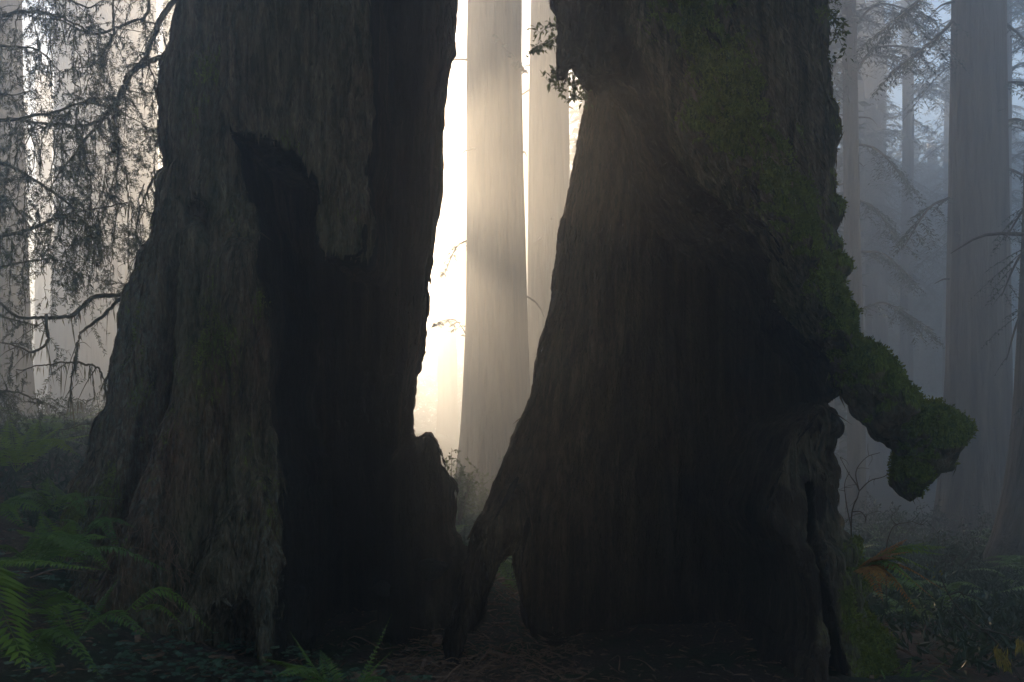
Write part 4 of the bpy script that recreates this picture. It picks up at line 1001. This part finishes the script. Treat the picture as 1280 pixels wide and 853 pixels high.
# ferns deeper in the fog, one prototype copied
proto = F_('fern in the fogged undergrowth', (4.2, 10.0, float(ground_z(4.2, 10.0))), [], 'fern_dark', 12, group='ferns in the fogged undergrowth')
gg = np.random.default_rng(12); frm = []
for k in range(9):
    a = 2*np.pi*k/9 + gg.uniform(-0.2, 0.2); l = gg.uniform(0.45, 0.75); A = Acc()
    frond(A, (0, 0, 0), (np.cos(a)*l, np.sin(a)*l, gg.uniform(0.12, 0.45)), gg, 0.11, 0.28, 22)
    frm.append(A.build('frond', M['fern_dark'], proto, smooth=False))
spots = [(5.1, 9.0), (5.9, 11.5), (4.0, 12.5), (6.8, 13.0), (5.0, 15.0), (7.9, 16.0), (6.2, 18.0), (9.5, 19.0), (4.6, 19.5), (8.0, 21.5), (3.6, 8.8), (10.5, 22.0), (3.9, 16.5),
         (-0.9, 13.0), (0.1, 14.5), (-0.3, 17.0), (-1.1, 19.0), (-5.6, 12.0), (-6.5, 14.0), (-4.9, 14.5), (-7.5, 17.0), (-5.8, 18.0), (-4.0, 9.4), (-5.0, 10.4), (4.6, 7.6), (-0.2, 11.4), (0.3, 12.2), (0.05, 9.9), (0.25, 10.6), (-0.45, 10.8), (5.2, 7.2), (4.0, 10.8)]
for i, (x, y) in enumerate(spots):
    c = proto.copy(); C.objects.link(c); c.location = (x, y, float(ground_z(x, y))); s_ = gg.uniform(0.8, 1.45); c.scale = (s_, s_, s_*gg.uniform(0.8, 1.2)); c.rotation_euler = (0, 0, gg.uniform(0, 6.28))
    for f in frm:
        d = f.copy(); C.objects.link(d); d.parent = c

# ------------------------------------------------------------------ shrubs
def shrub(name, label, base, stems, g, leaf, mat, dens, cat='shrub', group=None, r=0.006, leafdown=0.2, spread=0.06, smat='twig', lobes=0):
    """stems are polylines of points in the world; leaves along the outer part of each"""
    t = empty(name, base); tag(t, label, cat, group); o = np.array(base)
    W, Lf = Acc(), Acc()
    for st in stems:
        p = spline([np.asarray(q, float)-o for q in st], 14); W.tube(p, np.linspace(r, r*0.3, 14), 5)
        L = np.linalg.norm(np.diff(p, axis=0), axis=1).sum(); n = int(L*dens)
        for k in range(lobes):
            j = g.integers(4, 14); v = g.normal(0, 1, 3); v /= np.linalg.norm(v); l = L*g.uniform(0.12, 0.3)
            q = spline([p[j], p[j]+v*l*0.5, p[j]+v*l+[0, 0, -0.1*l]], 6); W.tube(q, np.linspace(r*0.4, r*0.2, 6), 4)
            m = max(3, int(l*dens)); s_ = g.uniform(0.1, 1, m)*5
            c = np.stack([np.interp(s_, np.arange(6), q[:, a]) for a in range(3)], 1)
            d = v + g.normal(0, 0.7, (m, 3)); d[:, 2] -= leafdown
            ln = leaf*g.uniform(0.5, 1.15, m); Lf.leaves(c, d, np.array([0, 0, 1.0]) + g.normal(0, 0.5, (m, 3)), ln, ln*0.5, 0.12, 0.1)
        if n:
            s_ = g.uniform(0.3, 1, n)*13
            c = np.stack([np.interp(s_, np.arange(14), p[:, a]) for a in range(3)], 1) + g.normal(0, spread*0.3, (n, 3))
            d = g.normal(0, 0.8, (n, 3)) + (p[-1]-p[0])/L*0.6; d[:, 2] -= leafdown
            ln = leaf*g.uniform(0.5, 1.15, n); Lf.leaves(c, d, np.array([0, 0, 1.0]) + g.normal(0, 0.5, (n, 3)), ln, ln*0.5, 0.12, 0.1)
    W.build('stem', M[smat], t)
    if Lf.n: Lf.build('leaves', M[mat], t, smooth=False)
    return t
g = np.random.default_rng(61)
shrub('huckleberry', 'leafy huckleberry spray hanging at the torn lip of the right hollow tree', P(715, 40, 7.3),
      [[P(712, 30, 7.3), P(692, 32, 7.2), P(672, 42, 7.15)], [P(712, 30, 7.3), P(690, 50, 7.2), P(668, 60, 7.1)], [P(712, 50, 7.3), P(698, 80, 7.2), P(690, 108, 7.15)],
       [P(712, 60, 7.3), P(716, 95, 7.2), P(712, 126, 7.15)], [P(738, 70, 7.3), P(728, 95, 7.2), P(718, 118, 7.2)], [P(738, 80, 7.3), P(732, 105, 7.2), P(733, 128, 7.2)], [P(712, 60, 7.3), P(704, 92, 7.2), P(702, 112, 7.2)]], g, 0.050, 'broad', 120, r=0.004, lobes=4)
shrub('huckleberry', 'leafy huckleberry spray on the upper right flank of the right hollow tree', P(1012, 20, 7.4),
      [[P(1008, -20, 7.4), P(1030, -5, 7.3), P(1052, 8, 7.25)], [P(1010, 0, 7.4), P(1035, 20, 7.3), P(1058, 70, 7.25)], [P(1012, 20, 7.4), P(1035, 40, 7.3), P(1056, 40, 7.25)],
       [P(1014, 40, 7.4), P(1032, 70, 7.3), P(1040, 98, 7.25)], [P(1016, 80, 7.4), P(1024, 100, 7.35), P(1030, 124, 7.3)], [P(1012, 10, 7.4), P(1026, 40, 7.35), P(1024, 75, 7.3)], [P(1012, 0, 7.4), P(1030, 10, 7.3), P(1044, 26, 7.3)]], g, 0.048, 'broad', 95, r=0.004, lobes=4)
def bush(label, px, py, Y, wpx, hpx, g, n=16, leaf=0.06, dens=34, mat='broad', group=None, lobes=4):
    x, y, _ = P(px, py, Y); z = float(ground_z(x, y)); wd = wpx/FPX*Y; ht = hpx/FPX*Y
    stems = []
    for k in range(n):
        a = g.uniform(0, 6.28); u = g.uniform(0.2, 1)
        e = np.array([x+np.cos(a)*wd*0.5*u, y+np.sin(a)*wd*0.5*u, z+ht*g.uniform(0.6, 1.0)*(1.1-0.4*u)])
        b = np.array([x+np.cos(a)*0.08, y+np.sin(a)*0.08, z-0.03]); stems.append([b, 0.5*(b+e)+[0, 0, ht*0.12], e])
    return shrub('bush', label, (x, y, z), stems, g, leaf, mat, dens, 'bush', group, 0.010, 0.15, 0.1, 'twig', lobes)
bush('leafy bush fading in fog in the gap between the hollow trees', 565, 620, 15.5, 90, 120, g, 26, 0.075, 30)
bush('low bush on the right of the bright gap between the hollow trees', 612, 620, 17.0, 80, 75, g, 20, 0.075, 30)
bush('pale bush at the foot of the sunlit redwood trunk', 640, 630, 22.0, 90, 60, g, 18, 0.10, 22)
for px, Y, wpx, hpx, lab in ((1110, 19, 110, 70, 'fogged bush behind the rust-coloured fern on the right'), (1160, 22, 130, 60, 'fogged bush left of the foot of the large foggy redwood'),
        (1215, 17, 90, 60, 'fogged bush before the foot of the large foggy redwood'), (1262, 20, 120, 70, 'fogged bush beside the dark flared trunk foot at the right edge'),
        (1095, 26, 90, 50, 'faint fogged bush under the slim blue-grey redwood trunk'), (60, 18, 160, 60, 'pale fogged bush on the left bank behind the olive fern'),
        (120, 22, 110, 55, 'pale fogged bush close to the left side of the left hollow tree'), (1180, 13, 90, 70, 'nearest dark bush to the right of the rust-coloured fern')):
    bush(lab, px, 0, Y, wpx, hpx, g, 16, 0.085, 22, 'crown', 'fogged bushes of the undergrowth')

def twiggy(name, label, cat, lines, g, r, base, mat='twig', twigs=0):
    t = empty(name, base); tag(t, label, cat); o = np.array(base); A = Acc()
    for i, ln in enumerate(lines):
        p = spline([np.array(P(*q))-o for q in ln], 16); A.tube(p, np.linspace(r if i == 0 else r*0.6, r*0.25, 16), 5)
        for k in range(twigs):
            j = g.integers(4, 16); v = g.normal(0, 1, 3); v /= np.linalg.norm(v); l = g.uniform(0.05, 0.18)
            A.tube(spline([p[j], p[j]+v*l*0.5+g.normal(0, 0.01, 3), p[j]+v*l], 5), np.linspace(r*0.3, r*0.15, 5), 4)
    A.build('stem', M[mat], t); return t
bx = P(1068, 735, 7.6)
twiggy('bare_shrub', 'thin leafless shrub behind the right leg under the arching root', 'shrub',
    [[(1068,750,7.6),(1066,700,7.6),(1064,660,7.6),(1066,635,7.6),(1074,614,7.6),(1062,594,7.55),(1050,572,7.5)], [(1074,614,7.6),(1088,601,7.6),(1105,596,7.6),(1120,585,7.6)], [(1074,614,7.6),(1070,590,7.6),(1083,572,7.6),(1100,566,7.6)],
     [(1064,660,7.6),(1058,630,7.6),(1056,605,7.6),(1062,590,7.6)], [(1066,640,7.6),(1076,640,7.6),(1082,648,7.6),(1081,655,7.6)], [(1064,670,7.6),(1075,690,7.5),(1082,700,7.5)]], g, 0.008, bx, twigs=3)
bx = P(1108, 690, 8.4)
twiggy('bare_shrub', 'tiny leafless twig shrub rising above the rust-coloured fern', 'shrub',
    [[(1108,760,8.4),(1108,690,8.4),(1112,668,8.4),(1120,656,8.4),(1140,652,8.4),(1150,640,8.4)], [(1120,656,8.4),(1114,648,8.4),(1118,640,8.4)], [(1140,652,8.4),(1152,656,8.4),(1160,650,8.4)]], g, 0.006, bx, twigs=3)
bx = P(1290, 885, 6.3)
t = twiggy('dead_branch', 'dark dead branch slanting out of the lower right corner', 'branch',
    [[(1292,890,6.3),(1276,850,6.3),(1262,826,6.3),(1246,803,6.3),(1226,786,6.3),(1204,768,6.35),(1186,744,6.4),(1176,722,6.4)], [(1226,786,6.3),(1250,792,6.2),(1285,800,6.1)], [(1186,744,6.4),(1200,740,6.4),(1206,748,6.4)], [(1262,826,6.3),(1275,848,6.2),(1290,850,6.2)]], g, 0.011, bx, twigs=4)
B = Acc()
for (x, y, Y, n, l) in ((1248, 812, 6.28, 40, 0.07), (1256, 826, 6.28, 40, 0.06), (1277, 802, 6.12, 30, 0.09), (1168, 712, 6.4, 8, 0.03)):
    c = np.array(P(x, y, Y))-np.array(bx) + g.normal(0, 0.02, (n, 3))
    B.leaves(c, np.tile([0, 0, -1.0], (n, 1))+g.normal(0, 0.35, (n, 3)), g.normal(0, 1, (n, 3)), l*g.uniform(0.4, 1.2, n), 0.012, 0.2)
B.build('moss', M['yellow'], t, smooth=False, kind='stuff')

# ------------------------------------------------------------------ ground cover, litter, roots of small things
def scatter(n, xr, yr, g):
    x = g.uniform(*xr, n); y = g.uniform(*yr, n); return np.stack([x, y, ground_z(x, y)], 1)
g = np.random.default_rng(90)
A = Acc()
pts = np.concatenate([scatter(900, (-4.2, -1.2), (3.8, 7.6), g), scatter(800, (-2.4, -0.5), (4.6, 6.4), g), scatter(900, (-7, -2.6), (7.5, 12), g)])
n = len(pts); hgt = g.uniform(0.03, 0.12, n); cpos = pts + np.stack([g.normal(0, 0.01, n), g.normal(0, 0.01, n), hgt], 1)
a0 = g.uniform(0, 6.28, n); sz = g.uniform(0.022, 0.042, n); tilt = g.normal(0, 0.3, (n, 3))
for k in range(3):
    a = a0 + k*2.094
    A.leaves(cpos, np.stack([np.cos(a), np.sin(a), -0.12*np.ones(n)], 1) + 0.3*tilt, np.array([0, 0, 1.0]) + tilt, sz, sz*1.1, -0.10, 0.1)
tag(A.build('sorrel_cover', M['sorrel'], None, False), 'low clover-leaved sorrel carpeting the dark bank', kind='stuff')
A = Acc()
n = 9000
p = np.concatenate([scatter(n, (-5, 5), (3.8, 14), g), scatter(3500, (-0.9, 0.5), (5.0, 10.5), g)]); n = len(p)
p[:, 2] += g.uniform(0.0, 0.03, n); a = g.uniform(0, 6.28, n)
d = np.stack([np.cos(a), np.sin(a), g.normal(0.05, 0.25, n)], 1)
ln = g.gamma(2.0, 0.025, n)+0.02
A.leaves(p, d, np.array([0, 0, 1.0])+g.normal(0, 0.5, (n, 3)), ln, np.minimum(0.014, ln*0.28), 0.2, 0.15)
for k in range(260):
    q = scatter(1, (-4.5, 5), (4.2, 12), g)[0] if k > 120 else scatter(1, (-0.8, 0.4), (5.2, 9.5), g)[0]
    a = g.uniform(0, 6.28); l = g.uniform(0.12, 0.5); v = np.array([np.cos(a), np.sin(a), g.normal(0.08, 0.12)])*l
    A.tube(spline([q+[0, 0, 0.02], q+v*0.5+g.normal(0, 0.03, 3)+[0, 0, 0.04], q+v+[0, 0, 0.02]], 6), np.linspace(0.006, 0.002, 6), 4)
tag(A.build('forest_litter', M['litter'], None, False), 'brown twigs and fallen leaves on the ground', kind='stuff')
# slabs of fallen bark and rotten wood
A = Acc()
p = np.concatenate([scatter(90, (-1.0, 0.6), (5.0, 8.6), g), scatter(60, (-3.0, 3.2), (4.6, 7.0), g), scatter(40, (-0.6, 0.4), (8.4, 11), g)])
for q in p:
    l = g.gamma(2.0, 0.022)+0.025; w2 = l*g.uniform(0.12, 0.35); th = l*g.uniform(0.05, 0.15); a = g.uniform(0, 6.28); e1 = np.array([np.cos(a), np.sin(a), g.normal(0, 0.25)]); e2 = np.cross([0, 0, 1.0], e1); e3 = np.cross(e1, e2)
    V = [q + [0, 0, 0.012] + sx*e1*l*g.uniform(0.6, 1) + sy*e2*w2*g.uniform(0.6, 1) + sz*e3*th*g.uniform(0.6, 1) for sx in (-1, 1) for sy in (-1, 1) for sz in (-1, 1)]
    A.add(V, [(0, 1, 3, 2), (4, 6, 7, 5), (0, 4, 5, 1), (2, 3, 7, 6), (0, 2, 6, 4), (1, 5, 7, 3)])
tag(A.build('wood_debris', M['litter'], None, False), 'scattered slabs of fallen bark round the hollow trunks', kind='stuff')
# dead roots and strips hanging at the red root flare
A = Acc()
for k in range(150):
    px = g.uniform(140, 225); py = g.uniform(650, 760); q = np.array(P(px, py, 6.85 + g.normal(0, 0.1)))
    v = np.array([g.normal(0, 0.10), g.normal(-0.03, 0.04), -abs(g.normal(0.18, 0.12))])
    A.tube(spline([q, q+v*0.5+g.normal(0, 0.03, 3), q+v], 6), np.linspace(0.004, 0.0015, 6), 4)
tag(A.build('root_litter', M['litter'], None, True), 'thin hanging rootlets and bark shreds at the red root flare', kind='stuff')
# low undergrowth far off: too many small plants to count
A = Acc()
p = np.concatenate([scatter(9000, (-14, 22), (12, 40), g), scatter(3000, (-2.5, 1.5), (10.5, 22), g), scatter(5000, (3.4, 9), (8, 20), g), scatter(500, (2.9, 6.5), (6.5, 8.5), g), scatter(1500, (-9, -3), (8, 14), g)]); n = len(p)
for k in range(5):
    d = g.normal(0, 0.7, (n, 3)); d[:, 2] = np.abs(d[:, 2])+0.15
    q = p + np.stack([g.normal(0, 0.08, n), g.normal(0, 0.08, n), g.uniform(0, 0.25, n)], 1)
    ln = g.uniform(0.05, 0.15, n); A.leaves(q, d, g.normal(0, 1, (n, 3)), ln, ln*0.3, 0.2, 0.2)
tag(A.build('undergrowth', M['crown'], None, False), 'low leafy undergrowth on the foggy forest floor', kind='stuff')
# knots on the charred base between the trees
kg = np.random.default_rng(4)
for px, py, rr in ((541, 711, 0.115), (476, 736, 0.085)):
    c = np.array(P(px, py, 7.93)) - np.array(tl.location); th = np.linspace(0, 2*np.pi, 28, endpoint=False); rad = np.linspace(0, 1, 14)
    Rg, Th = np.meshgrid(rad, th, indexing='ij')
    hh = 0.10*np.sqrt(np.clip(1-Rg**2, 0, 1)) + 0.012*np.sin(Rg*26+1.5*np.sin(Th*2)) ; wob = 1 + 0.16*np.sin(Th*3+px) + 0.08*np.sin(Th*5)
    V = np.stack([c[0]+rr*Rg*wob*np.cos(Th), c[1]-hh, c[2]+rr*0.75*Rg*wob*np.sin(Th)], -1).reshape(-1, 3)
    i = np.arange(13)[:, None]*28; j = np.arange(28)[None]; k2 = (j+1) % 28
    mesh_obj('knot', V, np.stack([i+j, i+28+j, i+28+k2, i+k2], -1).reshape(-1, 4), M['knot'], tl)
# ------------------------------------------------------------------ haze
def closed_box(name, lo, hi, mat):
    V = [(x, y, z) for x in (lo[0], hi[0]) for y in (lo[1], hi[1]) for z in (lo[2], hi[2])]
    Q = [(0, 1, 3, 2), (4, 6, 7, 5), (0, 4, 5, 1), (2, 3, 7, 6), (0, 2, 6, 4), (1, 5, 7, 3)]
    return mesh_obj(name, V, np.array(Q), mat, None, False)
s = NT('haze_air')
pv = s.n('ShaderNodeVolumePrincipled', {'Color': (0.835, 0.918, 1.0, 1), 'Density': HAZE_DENSITY, 'Anisotropy': HAZE_G})
s.t.links.new(pv.outputs[0], s.out.inputs[1])
tag(closed_box('haze', (-190, -70, -12), (190, 210, 31.0), s.m), 'morning fog filling the forest', kind='stuff')
